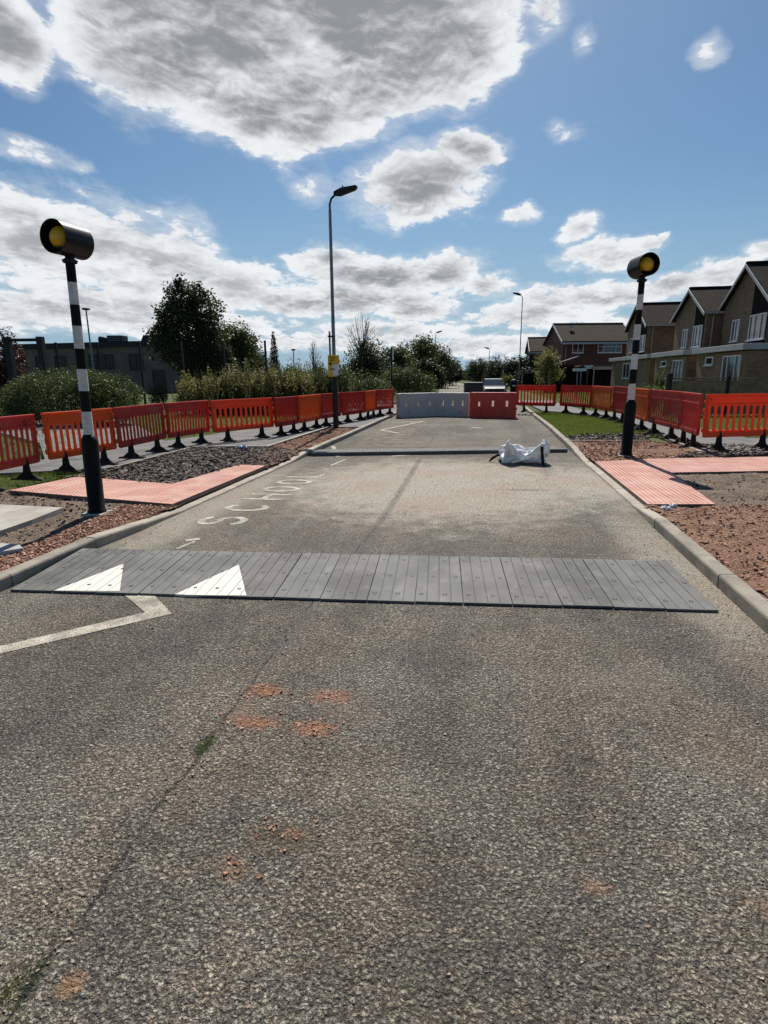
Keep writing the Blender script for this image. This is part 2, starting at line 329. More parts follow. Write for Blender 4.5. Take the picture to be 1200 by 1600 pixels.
M['ground'] = soilmat('rough_grass_ground', (.03, .045, .012), (.06, .08, .02), (.09, .10, .03), 12, .6)
M['lawn'] = soilmat('lawn_turf', (.035, .055, .01), (.07, .10, .02), (.11, .12, .035), 26, .6)
M['paint'] = None

def paintmat():
    m, nt, p, out = newmat('worn_road_paint')
    pos = nt.new('ShaderNodeNewGeometry').outputs['Position']
    v = nt.new('ShaderNodeTexVoronoi', voronoi_dimensions='2D'); nt.l.new(pos, v.inputs['Vector']); v.inputs['Scale'].default_value = 82
    n = nt.noise(pos, 5, 6, .7).outputs[0]
    wear = nt.m('ADD', nt.m('MULTIPLY', n, 1.0), nt.m('MULTIPLY', v.outputs['Distance'], .35))
    wear = nt.ramp(wear, .56, .74)
    col = nt.mix(nt.ramp(nt.noise(pos, 40, 3).outputs[0], .3, .7), (.38, .345, .27), (.52, .475, .38))
    col = nt.mix(nt.m('MULTIPLY', wear, .85), col, (.14, .125, .105))
    nt.l.new(col, p.inputs['Base Color']); p.inputs['Roughness'].default_value = .85
    bump(nt, p, nt.m('SUBTRACT', 1.0, v.outputs['Distance']), .55, .005)
    return m
M['paint'] = paintmat()

def plasticmat(name, c, dirt=.3, fade=.3, tl=.52):
    m, nt, p, out = newmat(name)
    t = nt.new('ShaderNodeTexCoord').outputs['Object']; g = nt.new('ShaderNodeNewGeometry').outputs['Position']
    n = nt.noise(g, 2.2, 5, .6).outputs[0]; n2 = nt.noise(g, 17, 6, .75).outputs[0]
    sc = nt.noise(nt.vm('MULTIPLY', g, (6, 6, 70)), 1.5, 4, .7).outputs[0]
    f = tuple(min(1, x*.75+.16) for x in c)
    col = nt.mix(nt.ramp(n, .35, .7, 0, fade), c, f)
    col = nt.mix(nt.ramp(sc, .6, .75, 0, .3), col, f)
    col = nt.mix(nt.ramp(n2, .5, .75, 0, dirt), col, (.13, .08, .05))
    nt.l.new(col, p.inputs['Base Color']); p.inputs['Roughness'].default_value = .5; p.inputs['Specular IOR Level'].default_value = .4
    bump(nt, p, n2, .15, .01)
    tr = nt.new('ShaderNodeBsdfTranslucent'); nt.l.new(col, tr.inputs[0])
    ms = nt.new('ShaderNodeMixShader'); ms.inputs[0].default_value = tl
    nt.l.new(p.outputs[0], ms.inputs[1]); nt.l.new(tr.outputs[0], ms.inputs[2]); nt.l.new(ms.outputs[0], out.inputs[0])
    return m
M['pl_red'] = plasticmat('faded_red_plastic', (.62, .075, .055), .35, .4)
M['pl_dred'] = plasticmat('deep_red_plastic', (.56, .05, .032), .3, .15)
M['pl_or'] = plasticmat('orange_plastic', (.80, .17, .025), .3, .15)
M['pl_bright'] = plasticmat('bright_orange_red_plastic', (.85, .10, .02), .2, .05, .35)
M['pl_grey'] = plasticmat('dirty_white_plastic', (.54, .52, .48), .5, .1, .1)
M['pl_block'] = plasticmat('block_red_plastic', (.62, .06, .035), .3, .1, .12)
M['rubfoot'] = mat('black_rubber', (.014, .013, .012), .85, .2, 20, dirt=.2, spec=.2)
M['sheenrub'] = mat('painted_sheen_rubber', (.05, .044, .036), .9, .2, 9, dirt=.6, spec=.1)  # paler rubber for foot plates: sun reflecting off them is put into the colour
M['black'] = mat('black_paint', (.007, .007, .007), .55, .1, 8, spec=.12)
M['white'] = mat('white_band', (.60, .59, .57), .55, .1, 9, dirt=.3)
M['darkmetal'] = mat('dark_metal', (.022, .023, .024), .6, .2, 6, metal=.1, spec=.3)
M['galv'] = mat('galvanised_steel', (.23, .24, .25), .55, .15, 5, metal=.5)
M['bark'] = mat('bark', (.055, .042, .03), .95, .2, 8, bmp=.5, bs=30)
M['wood'] = mat('fence_timber', (.27, .175, .10), .9, .2, 3, bmp=.3, bs=40, dirt=.3)
M['woodd'] = mat('dark_fence_post', (.03, .022, .017), .9, .2, 3)
M['upvc'] = mat('white_window_frame', (.72, .72, .72), .4, .04, 3)
M['fascia'] = mat('white_fascia', (.40, .40, .40), .5, .06, 2, dirt=.1)
M['clad'] = mat('dark_timber_cladding', (.016, .012, .010), .95, .2, 3, bmp=.4, bs=20, spec=.1)
M['buff'] = brickmat('buff_brick', (.27, .165, .085), (.17, .10, .055), (.17, .135, .10))
M['redbrick'] = brickmat('red_brick', (.14, .042, .028), (.10, .03, .02), (.11, .075, .06))
M['tan'] = brickmat('tan_brick', (.17, .125, .085), (.14, .10, .07), (.22, .19, .16))
M['tiles'] = tilemat('brown_roof_tiles', (.034, .026, .021), (.022, .017, .014))
M['tiles2'] = tilemat('weathered_roof_tiles', (.075, .06, .047), (.055, .044, .035))
M['flatroof'] = mat('flat_roof_felt', (.10, .10, .10), .9, .1, 2)
def glassmat():
    m, nt, p, out = newmat('window_glass')
    p.inputs['Base Color'].default_value = (.035, .04, .045, 1); p.inputs['Roughness'].default_value = .06
    p.inputs['Specular IOR Level'].default_value = .9; p.inputs['Metallic'].default_value = .25
    return m
M['glass'] = glassmat()
M['dimglass'] = mat('dim_glass', (.012, .014, .016), .25, .05, 2, spec=.3)
M['curtain'] = mat('net_curtain', (.5, .5, .48), .9, .1, 5)
M['yellow'] = mat('yellow_notice', (.72, .42, .02), .5, .08, 8)
M['paper'] = mat('white_paper', (.68, .68, .70), .6, .04, 8)
M['signwhite'] = mat('white_sign_plate', (.7, .7, .7), .5, .04, 8)
M['amber'] = None
def ambermat():
    m, nt, p, out = newmat('amber_globe')
    p.inputs['Base Color'].default_value = (.78, .40, .012, 1); p.inputs['Roughness'].default_value = .3
    p.inputs['Subsurface Weight'].default_value = .4; p.inputs['Subsurface Radius'].default_value = (.1, .06, .01)
    return m
M['amber'] = ambermat()
M['lf_dark'] = leafmat('dark_leaves', (.014, .022, .007), (.048, .064, .018), .25)
M['lf_mid'] = leafmat('mid_green_leaves', (.022, .038, .010), (.08, .105, .028), .3)
M['lf_light'] = leafmat('bright_green_leaves', (.025, .048, .009), (.10, .15, .025), .25)
M['lf_yel'] = leafmat('yellow_green_leaves', (.05, .06, .015), (.18, .17, .05), .4)
M['lf_purple'] = leafmat('purple_leaves', (.022, .010, .010), (.07, .022, .018), .25)
M['lf_con'] = leafmat('conifer_leaves', (.010, .018, .007), (.03, .045, .014), .15)
M['lf_straw'] = leafmat('dry_stalks', (.04, .045, .016), (.12, .10, .045), .2)
M['grass'] = leafmat('grass_blades', (.045, .075, .01), (.13, .17, .03), .4)

# ------------------------------------------------------------------ mesh helpers
class MB:
    def __init__(s): s.v = []; s.f = []; s.mi = []; s.sm = []
    def add(s, vs, fs, mi=0, smooth=False):
        b = len(s.v); s.v += [tuple(v) for v in vs]; s.f += [tuple(i+b for i in f) for f in fs]
        s.mi += [mi]*len(fs); s.sm += [smooth]*len(fs); return s
    def box(s, c, d, rz=0.0, mi=0, tf=None, taper=1.0, rx=0.0, ry=0.0):
        hx, hy, hz = d[0]/2, d[1]/2, d[2]/2
        R = Matrix.Rotation(rz, 3, 'Z') @ Matrix.Rotation(ry, 3, 'Y') @ Matrix.Rotation(rx, 3, 'X')
        vs = []
        for z in (-hz, hz):
            k = taper if z > 0 else 1
            for x, y in ((-hx, -hy), (hx, -hy), (hx, hy), (-hx, hy)):
                vs.append(R @ Vector((x*k, y*k, z)) + Vector(c))
        return s.add(vs, [(3, 2, 1, 0), (4, 5, 6, 7), (0, 1, 5, 4), (1, 2, 6, 5), (2, 3, 7, 6), (3, 0, 4, 7)], mi)
    def tube(s, pts, rs, n=8, mi=0, cap=True):
        pts = [Vector(p) for p in pts]
        if not hasattr(rs, '__len__'): rs = [rs]*len(pts)
        vs = []; prev = None
        for i, p in enumerate(pts):
            d = (pts[min(i+1, len(pts)-1)]-pts[max(i-1, 0)]).normalized()
            a = Vector((1, 0, 0)) if abs(d.x) < .9 else Vector((0, 1, 0))
            if prev is not None: a = prev
            u = (a-d*a.dot(d)).normalized(); v = d.cross(u); prev = u
            for k in range(n):
                t = 2*PI*k/n; vs.append(p+(u*math.cos(t)+v*math.sin(t))*rs[i])
        fs = []
        for i in range(len(pts)-1):
            for k in range(n):
                fs.append((i*n+k, i*n+(k+1) % n, (i+1)*n+(k+1) % n, (i+1)*n+k))
        s.add(vs, fs, mi, True)
        if cap:
            b = len(s.v)-len(vs)
            s.f += [tuple(b+k for k in reversed(range(n))), tuple(b+(len(pts)-1)*n+k for k in range(n))]; s.mi += [mi, mi]; s.sm += [False, False]
        return s
    def lathe(s, prof, n=24, mis=None, c=(0, 0, 0)):
        vs = []
        for r, z in prof:
            for k in range(n):
                t = 2*PI*k/n; vs.append((c[0]+r*math.cos(t), c[1]+r*math.sin(t), c[2]+z))
        b = len(s.v); s.v += vs
        for i in range(len(prof)-1):
            for k in range(n):
                s.f.append((b+i*n+k, b+i*n+(k+1) % n, b+(i+1)*n+(k+1) % n, b+(i+1)*n+k)); s.mi.append(mis[i] if mis else 0); s.sm.append(True)
        return s
    def prism(s, poly, z0, z1, mi=0):
        n = len(poly)
        a = sum(poly[i][0]*poly[(i+1) % n][1]-poly[(i+1) % n][0]*poly[i][1] for i in range(n))
        if a < 0: poly = poly[::-1]
        vs = [(x, y, z0) for x, y in poly]+[(x, y, z1) for x, y in poly]
        fs = [tuple(reversed(range(n))), tuple(range(n, 2*n))]+[(i, (i+1) % n, n+(i+1) % n, n+i) for i in range(n)]
        return s.add(vs, fs, mi)
    def mesh(s, name, mats):
        me = bpy.data.meshes.new(name); me.from_pydata(s.v, [], s.f)
        for m in (mats if isinstance(mats, (list, tuple)) else [mats]): me.materials.append(m)
        me.polygons.foreach_set('material_index', s.mi); me.polygons.foreach_set('use_smooth', s.sm)
        me.update(); return me
    def build(s, name, mats, parent=None, bevel=0.0, loc=None, seg=2):
        me = s.mesh(name, mats); return link(name, me, parent, bevel, loc, seg)
def link(name, me, parent=None, bevel=0.0, loc=None, seg=2):
    o = bpy.data.objects.new(name, me); COL.objects.link(o)
    if parent: o.parent = parent
    if loc: o.location = loc
    if bevel:
        b = o.modifiers.new('bevel', 'BEVEL'); b.width = bevel; b.segments = seg; b.limit_method = 'ANGLE'; b.angle_limit = math.radians(40)
        b.use_clamp_overlap = True
    return o
def tag(o, label=None, cat=None, group=None, kind=None):
    if label: o['label'] = label
    if cat: o['category'] = cat
    if group: o['group'] = group
    if kind: o['kind'] = kind
    return o
def empty(name, loc, rz, label, cat, group=None):
    o = bpy.data.objects.new(name, None); COL.objects.link(o); o.location = loc; o.rotation_euler = (0, 0, rz); o.empty_display_size = .2
    return tag(o, label, cat, group)
def copy_tree(o, parent=None):
    c = o.copy(); COL.objects.link(c); c.parent = parent
    for ch in list(o.children): copy_tree(ch, c)
    return c
def plate(outer, holes, th):
    """flat board with holes in the XZ plane, thickness th along Y (centred)"""
    bm = bmesh.new(); ed = []
    for loop in [outer]+holes:
        vs = [bm.verts.new((x, -th/2, z)) for x, z in loop]
        for i in range(len(vs)): ed.append(bm.edges.new((vs[i], vs[(i+1) % len(vs)])))
    bmesh.ops.triangle_fill(bm, use_beauty=True, use_dissolve=False, edges=ed)
    r = bmesh.ops.extrude_face_region(bm, geom=bm.faces[:])
    bmesh.ops.translate(bm, verts=[g for g in r['geom'] if isinstance(g, bmesh.types.BMVert)], vec=(0, th, 0))
    bmesh.ops.recalc_face_normals(bm, faces=bm.faces[:])
    return bm
def slot(cx, cz, w, h, n=5):
    r = w/2; pts = []
    for k in range(n+1):
        t = PI*k/n; pts.append((cx+r*math.cos(t), cz+h/2-r+r*math.sin(t)))
    for k in range(n+1):
        t = PI+PI*k/n; pts.append((cx+r*math.cos(t), cz-h/2+r+r*math.sin(t)))
    return pts

# numpy value noise
_rng = np.random.RandomState(3); _TB = _rng.rand(256, 256)
def vnoise(x, y):
    xi = np.floor(x).astype(int); yi = np.floor(y).astype(int); fx = x-xi; fy = y-yi
    fx = fx*fx*(3-2*fx); fy = fy*fy*(3-2*fy)
    a = _TB[xi % 256, yi % 256]; b = _TB[(xi+1) % 256, yi % 256]; c = _TB[xi % 256, (yi+1) % 256]; d = _TB[(xi+1) % 256, (yi+1) % 256]
    return (a*(1-fx)+b*fx)*(1-fy)+(c*(1-fx)+d*fx)*fy
def fbm(x, y, o=5):
    s = 0; a = .5; t = 0
    for k in range(o):
        s = s+a*vnoise(x*2**k+17.3*k, y*2**k+5.1*k); t += a; a *= .55
    return s/t
def inpoly(x, y, poly):
    r = np.zeros(x.shape, bool); n = len(poly)
    for i in range(n):
        x1, y1 = poly[i]; x2, y2 = poly[(i+1) % n]
        if y1 == y2: continue
        c = ((y1 > y) != (y2 > y)) & (x < (x2-x1)*(y-y1)/(y2-y1)+x1); r ^= c
    return r
def bigmesh(name, V, Fq, m, parent=None, smooth=False):
    me = bpy.data.meshes.new(name); V = np.asarray(V, np.float32); Fq = np.asarray(Fq, np.int32); k = Fq.shape[1]
    me.vertices.add(len(V)); me.vertices.foreach_set('co', V.ravel())
    me.loops.add(Fq.size); me.loops.foreach_set('vertex_index', Fq.ravel())
    me.polygons.add(len(Fq)); me.polygons.foreach_set('loop_start', np.arange(0, Fq.size, k, dtype=np.int32))
    me.polygons.foreach_set('use_smooth', np.full(len(Fq), smooth))
    me.materials.append(m); me.update(calc_edges=True); me.validate()
    return link(name, me, parent)
def terrain(name, poly, z, amp, res, m, freq=3.0, jag=.04, mound=None):
    P = np.array(poly); x0, y0 = P.min(0)-res; x1, y1 = P.max(0)+res
    nx = int((x1-x0)/res)+1; ny = int((y1-y0)/res)+1
    X, Y = np.meshgrid(x0+np.arange(nx)*res, y0+np.arange(ny)*res, indexing='ij')
    Z = z+amp*(fbm(X*freq+9, Y*freq+3, 6)-.5)*2+amp*.35*(fbm(X*25, Y*25, 3)-.5)*2
    if mound:
        for (cx, cy, r, h) in mound: Z = Z+h*np.exp(-((X-cx)**2+(Y-cy)**2)/r**2)
    jx = (fbm(X*6+50, Y*6, 4)-.5)*jag*4; jy = (fbm(X*6, Y*6+80, 4)-.5)*jag*4
    ins = inpoly(X+jx+res/2, Y+jy+res/2, poly)[:-1, :-1]
    idx = np.arange(nx*ny).reshape(nx, ny)
    a, b, c, d = idx[:-1, :-1][ins], idx[1:, :-1][ins], idx[1:, 1:][ins], idx[:-1, 1:][ins]
    Fq = np.stack([a, b, c, d], 1); V = np.stack([X.ravel(), Y.ravel(), Z.ravel()], 1)
    used, inv = np.unique(Fq, return_inverse=True)
    o = bigmesh(name, V[used], inv.reshape(Fq.shape), m, None, True); o['kind'] = 'structure'
    return o
def samples(poly, n, rng):
    P = np.array(poly); lo = P.min(0); hi = P.max(0); out = np.zeros((0, 2))
    while len(out) < n:
        q = lo+(hi-lo)*rng.rand(n*2, 2); q = q[inpoly(q[:, 0], q[:, 1], poly)]; out = np.vstack([out, q])
    return out[:n]
_CU = np.array([(-1,-1,-1),(1,-1,-1),(1,1,-1),(-1,1,-1),(-1,-1,1),(1,-1,1),(1,1,1),(-1,1,1)], float)
_CF = np.array([(3,2,1,0),(4,5,6,7),(0,1,5,4),(1,2,6,5),(2,3,7,6),(3,0,4,7)])
def stones(name, pts, zf, rmin, rmax, m, seed=1, label=None, cat='stones'):
    rng = np.random.RandomState(seed); n = len(pts)
    r = rmin+(rmax-rmin)*rng.rand(n)**2.5
    V = _CU[None]*np.array([1, .8, .55])*(1+.45*(rng.rand(n, 8, 1)-.5)*2)*.62*r[:, None, None]
    V = V+(rng.rand(n, 8, 3)-.5)*r[:, None, None]*.5
    a = rng.rand(n)*2*PI; c, s = np.cos(a)[:, None], np.sin(a)[:, None]
    t = (rng.rand(n)-.5)*1.0; ct, stt = np.cos(t)[:, None], np.sin(t)[:, None]
    x, y, z = V[..., 0], V[..., 1], V[..., 2]
    x, z = x*ct-z*stt, x*stt+z*ct
    x, y = x*c-y*s, x*s+y*c
    V = np.stack([x+pts[:, 0:1], y+pts[:, 1:2], z+(zf if np.isscalar(zf) else zf[:, None])+r[:, None]*.18], -1).reshape(-1, 3)
    Fq = (_CF[None]+(np.arange(n)*8)[:, None, None]).reshape(-1, 4)
    o = bigmesh(name, V, Fq, m)
    tag(o, label, cat, None, 'stuff'); return o
def grass(name, pts, z, h0, h1, wd, m, seed, label, lean=.35):
    rng = np.random.RandomState(seed); n = len(pts); a = rng.rand(n)*2*PI; h = h0+(h1-h0)*rng.rand(n)
    dx, dy = np.cos(a)*wd/2, np.sin(a)*wd/2; l = (rng.rand(n, 2)-.5)*2*lean*h[:, None]
    zz = np.full(n, z)
    b0 = np.stack([pts[:, 0]-dx, pts[:, 1]-dy, zz], 1); b1 = np.stack([pts[:, 0]+dx, pts[:, 1]+dy, zz], 1)
    m0 = np.stack([pts[:, 0]+dx*.7+l[:, 0]*.4, pts[:, 1]+dy*.7+l[:, 1]*.4, zz+h*.6], 1); t = np.stack([pts[:, 0]+l[:, 0], pts[:, 1]+l[:, 1], zz+h], 1)
    V = np.stack([b0, b1, m0, t], 1).reshape(-1, 3); Fq = np.arange(4*n).reshape(n, 4)
    o = bigmesh(name, V, Fq, m); return tag(o, label, 'grass', None, 'stuff')

def leafmesh(name, blobs, n, leaf, m, parent, seed, shell=.5, lump=.35, up=0.0):
    """leaves: small bent quads spread over lumpy blobs ((cx,cy,cz),(rx,ry,rz))"""
    rng = np.random.RandomState(seed)
    vol = np.array([b[1][0]*b[1][1]+b[1][1]*b[1][2] for b in blobs]); k = rng.choice(len(blobs), n, p=vol/vol.sum())
    C = np.array([b[0] for b in blobs])[k]; R = np.array([b[1] for b in blobs])[k]
    d = rng.normal(size=(n, 3)); d /= np.linalg.norm(d, axis=1)[:, None]
    ph = k*7.7
    lm = 1+lump*(np.sin(d[:, 0]*4.1+ph)*np.sin(d[:, 1]*4.7+ph*1.3)*np.sin(d[:, 2]*3.9+ph*.7+1)*1.4+(vnoise(d[:, 0]*6+ph+30, d[:, 2]*6+d[:, 1]*4+30)-.5)*1.1)
    rr = (shell+(1-shell)*rng.rand(n)**.6)*lm
    rr = rr*np.where(rng.rand(n) < .06, 1+.16*rng.rand(n), 1)
    Pp = C+d*R*rr[:, None]
    # twig-scale clumping: pull leaves towards small cluster centres
    nc = max(8, n//14); cc = Pp[rng.choice(n, nc)]; j = rng.randint(0, nc, n)
    pull = rng.rand(n) < .0
    e1 = rng.normal(size=(n, 3)); e1[:, 2] = e1[:, 2]*.7+up; e1 /= np.linalg.norm(e1, axis=1)[:, None]
    e2 = np.cross(e1, rng.normal(size=(n, 3))); e2 /= np.linalg.norm(e2, axis=1)[:, None]
    s = leaf*(.6+.8*rng.rand(n))[:, None]; w_ = s*.45
    a = Pp-e1*s*.5; b = Pp+e2*w_*.5-e1*s*.05; c = Pp+e1*s*.5; dd = Pp-e2*w_*.5-e1*s*.05
    V = np.stack([a, b, c, dd], 1).reshape(-1, 3); V[:, 2] = np.maximum(V[:, 2], .02)
    return bigmesh(name, V, np.arange(4*n).reshape(n, 4), m, parent)
def limbs(mb, base, top, r, blobs, rng, nb=7):
    b = Vector(base); t = Vector(top)
    mb.tube([b, b.lerp(t, .5)+Vector((rng.uniform(-.1, .1), rng.uniform(-.1, .1), 0)), t], [r, r*.75, r*.35], 8)
    for i in range(nb):
        c, rad = rng.choice(blobs); s = b.lerp(t, rng.uniform(.45, .95))
        e = Vector(c)+Vector([rng.uniform(-.6, .6)*q for q in rad])
        m_ = s.lerp(e, .5)+Vector((0, 0, .15*(e-s).length))
        mb.tube([s, m_, e], [r*.4, r*.25, r*.06], 5)
def tree(px, d, wpx, top, label, name='tree', leaf=.17, n=9000, mt='lf_dark', base=.3, seed=1, group=None, trunk=True, blobs=None, lump=.35, cat='tree', depth=.9, hy=586, shell=.45):
    """broadleaf tree: column px, distance d, crown wpx pixels wide in the photo, top at row `top`"""
    x, y = at(px, d); k = d/F; W = wpx*k/2; H = CH+(hy-top)*k
    rng = random.Random(seed); root = empty(name, (x, y, 0), rng.uniform(-.3, .3), label, cat, group)
    cz0 = H*base
    if blobs is None:
        blobs = []
        nb = 9
        for i in range(nb):
            a = rng.uniform(0, 2*PI); q = rng.uniform(.15, .6); hz = rng.uniform(.12, .88)
            wz = math.sin(PI*min(1, .25+hz*.62))
            blobs.append(((math.cos(a)*W*q*wz, math.sin(a)*W*q*depth*wz, cz0+(H-cz0)*hz*.84), (W*rng.uniform(.38, .55)*wz,)*2+((H-cz0)*rng.uniform(.16, .24),)))
        blobs.append(((0, 0, cz0+(H-cz0)*.48), (W*.72, W*.72*depth, (H-cz0)*.42)))
    else:
        blobs = [((a*W, b*W, c*H), (e*W, e*W*depth, f*H)) for a, b, c, e, f in blobs]
    leafmesh('crown', blobs, n, leaf, M[mt], root, seed, shell, lump)
    mb = MB(); limbs(mb, (0, 0, -.05), (0, 0, H*.75), max(.05, H*.022), blobs, rng); mb.build('trunk' if trunk else 'stem', M['bark'], root)
    return root

# ================================================================== SETTING
mb = MB(); mb.add([(-1500, -300, -.06), (1500, -300, -.06), (1500, 3000, -.06), (-1500, 3000, -.06)], [(0, 1, 2, 3)])
tag(mb.build('ground', M['ground']), kind='structure')
LK = [(-3.93, -3), (-3.90, 3), (-3.86, 5.24), (-3.78, 6.02), (-3.75, 6.94), (-3.64, 11.24), (-3.56, 13.4), (-3.50, 15.5), (-3.32, 24.4), (-3.1, 40), (-3.2, 60), (-5, 90), (-10, 130)]
RK = [(2.0, -3), (2.03, 3), (2.08, 4.85), (2.14, 6.77), (2.2, 7.95), (2.27, 11.14), (2.32, 13.66), (2.52, 19.35), (2.66, 27.45), (3.0, 40), (3.0, 60), (1.6, 90), (-3, 130)]
def strip(L, Rr, z):
    mb = MB(); n = len(L)
    mb.add([(x, y, z) for x, y in L]+[(x, y, z) for x, y in Rr], [(i, n+i, n+i+1, i+1) for i in range(n-1)]); return mb
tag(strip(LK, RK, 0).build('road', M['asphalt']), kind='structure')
def offs(P, d):
    out = []
    for i, (x, y) in enumerate(P):
        a = P[max(i-1, 0)]; b = P[min(i+1, len(P)-1)]; t = math.atan2(b[1]-a[1], b[0]-a[0])
        out.append((x-math.sin(t)*d, y+math.cos(t)*d))
    return out
def resample(P, step):
    out = []; 
    for (x0, y0), (x1, y1) in zip(P, P[1:]):
        L = math.hypot(x1-x0, y1-y0); n = max(1, round(L/step))
        for i in range(n): out.append((x0+(x1-x0)*i/n, y0+(y1-y0)*i/n))
    out.append(P[-1]); return out
def kerb_h(side, y):
    if side == 'L': a, b, c, d = 5.6, 6.7, 11.3, 12.6
    else: a, b, c, d = 6.8, 7.9, 12.2, 13.6
    lo, hi = .03, .115
    if y < a or y > d: return hi
    if b < y < c: return lo
    return hi+(lo-hi)*((y-a)/(b-a)) if y <= b else lo+(hi-lo)*((y-c)/(d-c))
def kerb(P, sgn, side):
    old, new = MB(), MB(); pts = resample(P, .915)
    for (a, b) in zip(pts, pts[1:]):
        L = math.hypot(b[0]-a[0], b[1]-a[1]); ux, uy = (b[0]-a[0])/L, (b[1]-a[1])/L; nx, ny = -uy*sgn, ux*sgn
        if sgn < 0: nx, ny = uy, -ux
        else: nx, ny = -uy, ux
        g = .003; j = random.uniform(-.004, .004); z = random.uniform(-.003, .003)
        ring = []
        for t in (g, L-g):
            cx, cy = a[0]+ux*t, a[1]+uy*t; h = kerb_h(side, cy)+z
            prof = [(0, -.05), (0, max(.012, h-.022)), (.006, max(.018, h-.008)), (.020, h), (.125, h+.002), (.125, -.05)]
            ring.append([(cx+nx*(q+j), cy+ny*(q+j), zz) for q, zz in prof])
        vs = ring[0]+ring[1]; n = 6; fs = [(i, i+1, n+i+1, n+i) for i in range(n-1)]+[tuple(range(n)), tuple(range(2*n-1, n-1, -1))]
        if sgn > 0: pass
        mid = (a[1]+b[1])/2
        isnew = (5.4 < mid < 13 if side == 'L' else 6.6 < mid < 13.5)
        (new if isnew else old).add(vs, fs)
    for mb_, m in ((old, M['kerb']), (new, M['kerbnew'])):
        o = mb_.build('kerb', m); bmx = bmesh.new(); bmx.from_mesh(o.data); bmesh.ops.recalc_face_normals(bmx, faces=bmx.faces[:]); bmx.to_mesh(o.data); bmx.free()
        tag(o, kind='structure')
kerb(LK[:-2], 1, 'L'); kerb(RK[:-2], -1, 'R')

# verges: raised lawn bases
KB = .127
LB = offs(LK, KB); RB = offs(RK, -KB)
mb = strip([(x-60, y) for x, y in LB], LB, .015); tag(mb.build('verge', M['lawn']), kind='structure')
mb = strip(RB, [(x+70, y) for x, y in RB], .015); tag(mb.build('verge', M['lawn']), kind='structure')
# left side working strip
def lx(y):
    for (a, b) in zip(LB, LB[1:]):
        if a[1] <= y <= b[1]: return a[0]+(b[0]-a[0])*(y-a[1])/(b[1]-a[1])
def rx(y):
    for (a, b) in zip(RB, RB[1:]):
        if a[1] <= y <= b[1]: return a[0]+(b[0]-a[0])*(y-a[1])/(b[1]-a[1])
Z1 = [(lx(-1), -1), (lx(2), 2), (lx(4), 4), (lx(5.5), 5.5), (lx(7.2), 7.2), (-6.75, 7.9), (-8.2, 7.6), (-8.2, -1)]
terrain('soil', Z1, .055, .03, .035, M['greysoil'])
Z1b = [(lx(1), 1), (lx(3), 3), (lx(5.5), 5.5), (lx(6.95), 6.95), (-4.6, 6.9), (-4.45, 5.2), (-4.5, 3), (-4.6, 1)]
terrain('soil', Z1b, .072, .02, .03, M['redsoil'], jag=.08)
Z2 = [(-6.85, 8.7), (-4.6, 8.1), (-4.3, 10.1), (lx(10.2), 10.2), (lx(12.3), 12.3), (-4.55, 13.1), (-5.8, 13.0), (-6.75, 12.9), (-6.6, 10.5)]
terrain('soil', Z2, .075, .035, .035, M['gravel'], freq=4)
Z3 = [(lx(10.25), 10.25), (lx(12), 12), (lx(14), 14), (lx(18.3), 18.3), (-4.45, 18.3), (-4.75, 13.2), (-4.35, 11.6), (-4.15, 10.25)]
terrain('soil', Z3, .085, .02, .04, M['redsoil'], jag=.1)
# right side
R1 = [(rx(0), 0), (rx(4), 4), (rx(7.7), 7.7), (3.1, 7.75), (3.3, 10.3), (5.0, 10.72), (9.4, 11.75), (9.5, 6), (9.5, 0)]
terrain('soil', R1, .06, .035, .04, M['greysoil'])
R1b = [(rx(0), 0), (rx(4), 4), (rx(7.55), 7.55), (3.0, 7.6), (3.6, 7.9), (6.0, 7.2), (7.5, 4), (7.5, 0)]
terrain('soil', R1b, .078, .03, .035, M['redsoil'], jag=.12, mound=[(4.6, 6.2, .9, .04)])
R2 = [(rx(11.4), 11.4), (rx(13.4), 13.4), (rx(15.0), 15.0), (4.35, 15.3), (5.3, 14.2), (7.8, 13.3), (7.8, 13.0), (3.4, 11.9)]
terrain('soil', R2, .075, .03, .045, M['redsoil'], mound=[(4.3, 12.9, .3, .07), (3.9, 13.2, .3, .05), (4.75, 13.3, .25, .04)])
R2b = [(4.2, 12.3), (4.6, 13.6), (5.0, 14.4), (4.75, 14.9), (8.5, 13.6), (9, 12.9)]
terrain('soil', R2b, .088, .03, .045, M['soil'])
R3 = [(rx(15.0), 15.0), (rx(16.2), 16.2), (3.3, 16.9), (4.9, 17.0), (4.5, 15.3)]
terrain('soil', R3, .07, .04, .045, M['soil'], jag=.15)

# paths
def slab(name, poly, z0, z1, m, kind='structure', bev=.004):
    mb = MB(); mb.prism(poly, z0, z1); return tag(mb.build(name, m, bevel=bev), kind=kind)
slab('path', [(-6.72, 9.7), (-6.72, 12.9), (-5.85, 13.15), (-4.86, 13.25), (-4.68, 18.6), (lx(18.6), 18.6), (lx(24.4)-.0, 24.4), (lx(38), 38), (-6.2, 38), (-6.6, 20), (-7.6, 15.6), (-8.6, 12.5), (-8.8, 10.6), (-12.5, 8.8), (-12.5, 7.6), (-9, 8.7)], -.03, .098, M['footway'])
slab('path', [G(*q_, .1) for q_ in [(72, 724), (262, 699), (262, 691), (196, 655), (-30, 648), (-30, 668), (62, 692)]], -.03, .103, M['footway'])
slab('path_edging', [(-6.70, 12.92), (-5.83, 13.08), (-4.80, 13.14), (-4.62, 18.5), (-4.70, 18.5), (-4.88, 13.22), (-5.85, 13.16), (-6.72, 13.0)], .0, .115, M['kerbnew'])
slab('path_edging', [(-6.68, 9.9), (-6.62, 9.9), (-6.62, 12.85), (-6.68, 12.85)], .0, .11, M['kerb'])
slab('concrete_slab', [(-8.5, 6.75), G(98, 793, .12), G(50, 812, .12), G(-60, 850, .12), (-8.5, 5.0)], .03, .122, M['concrete'])
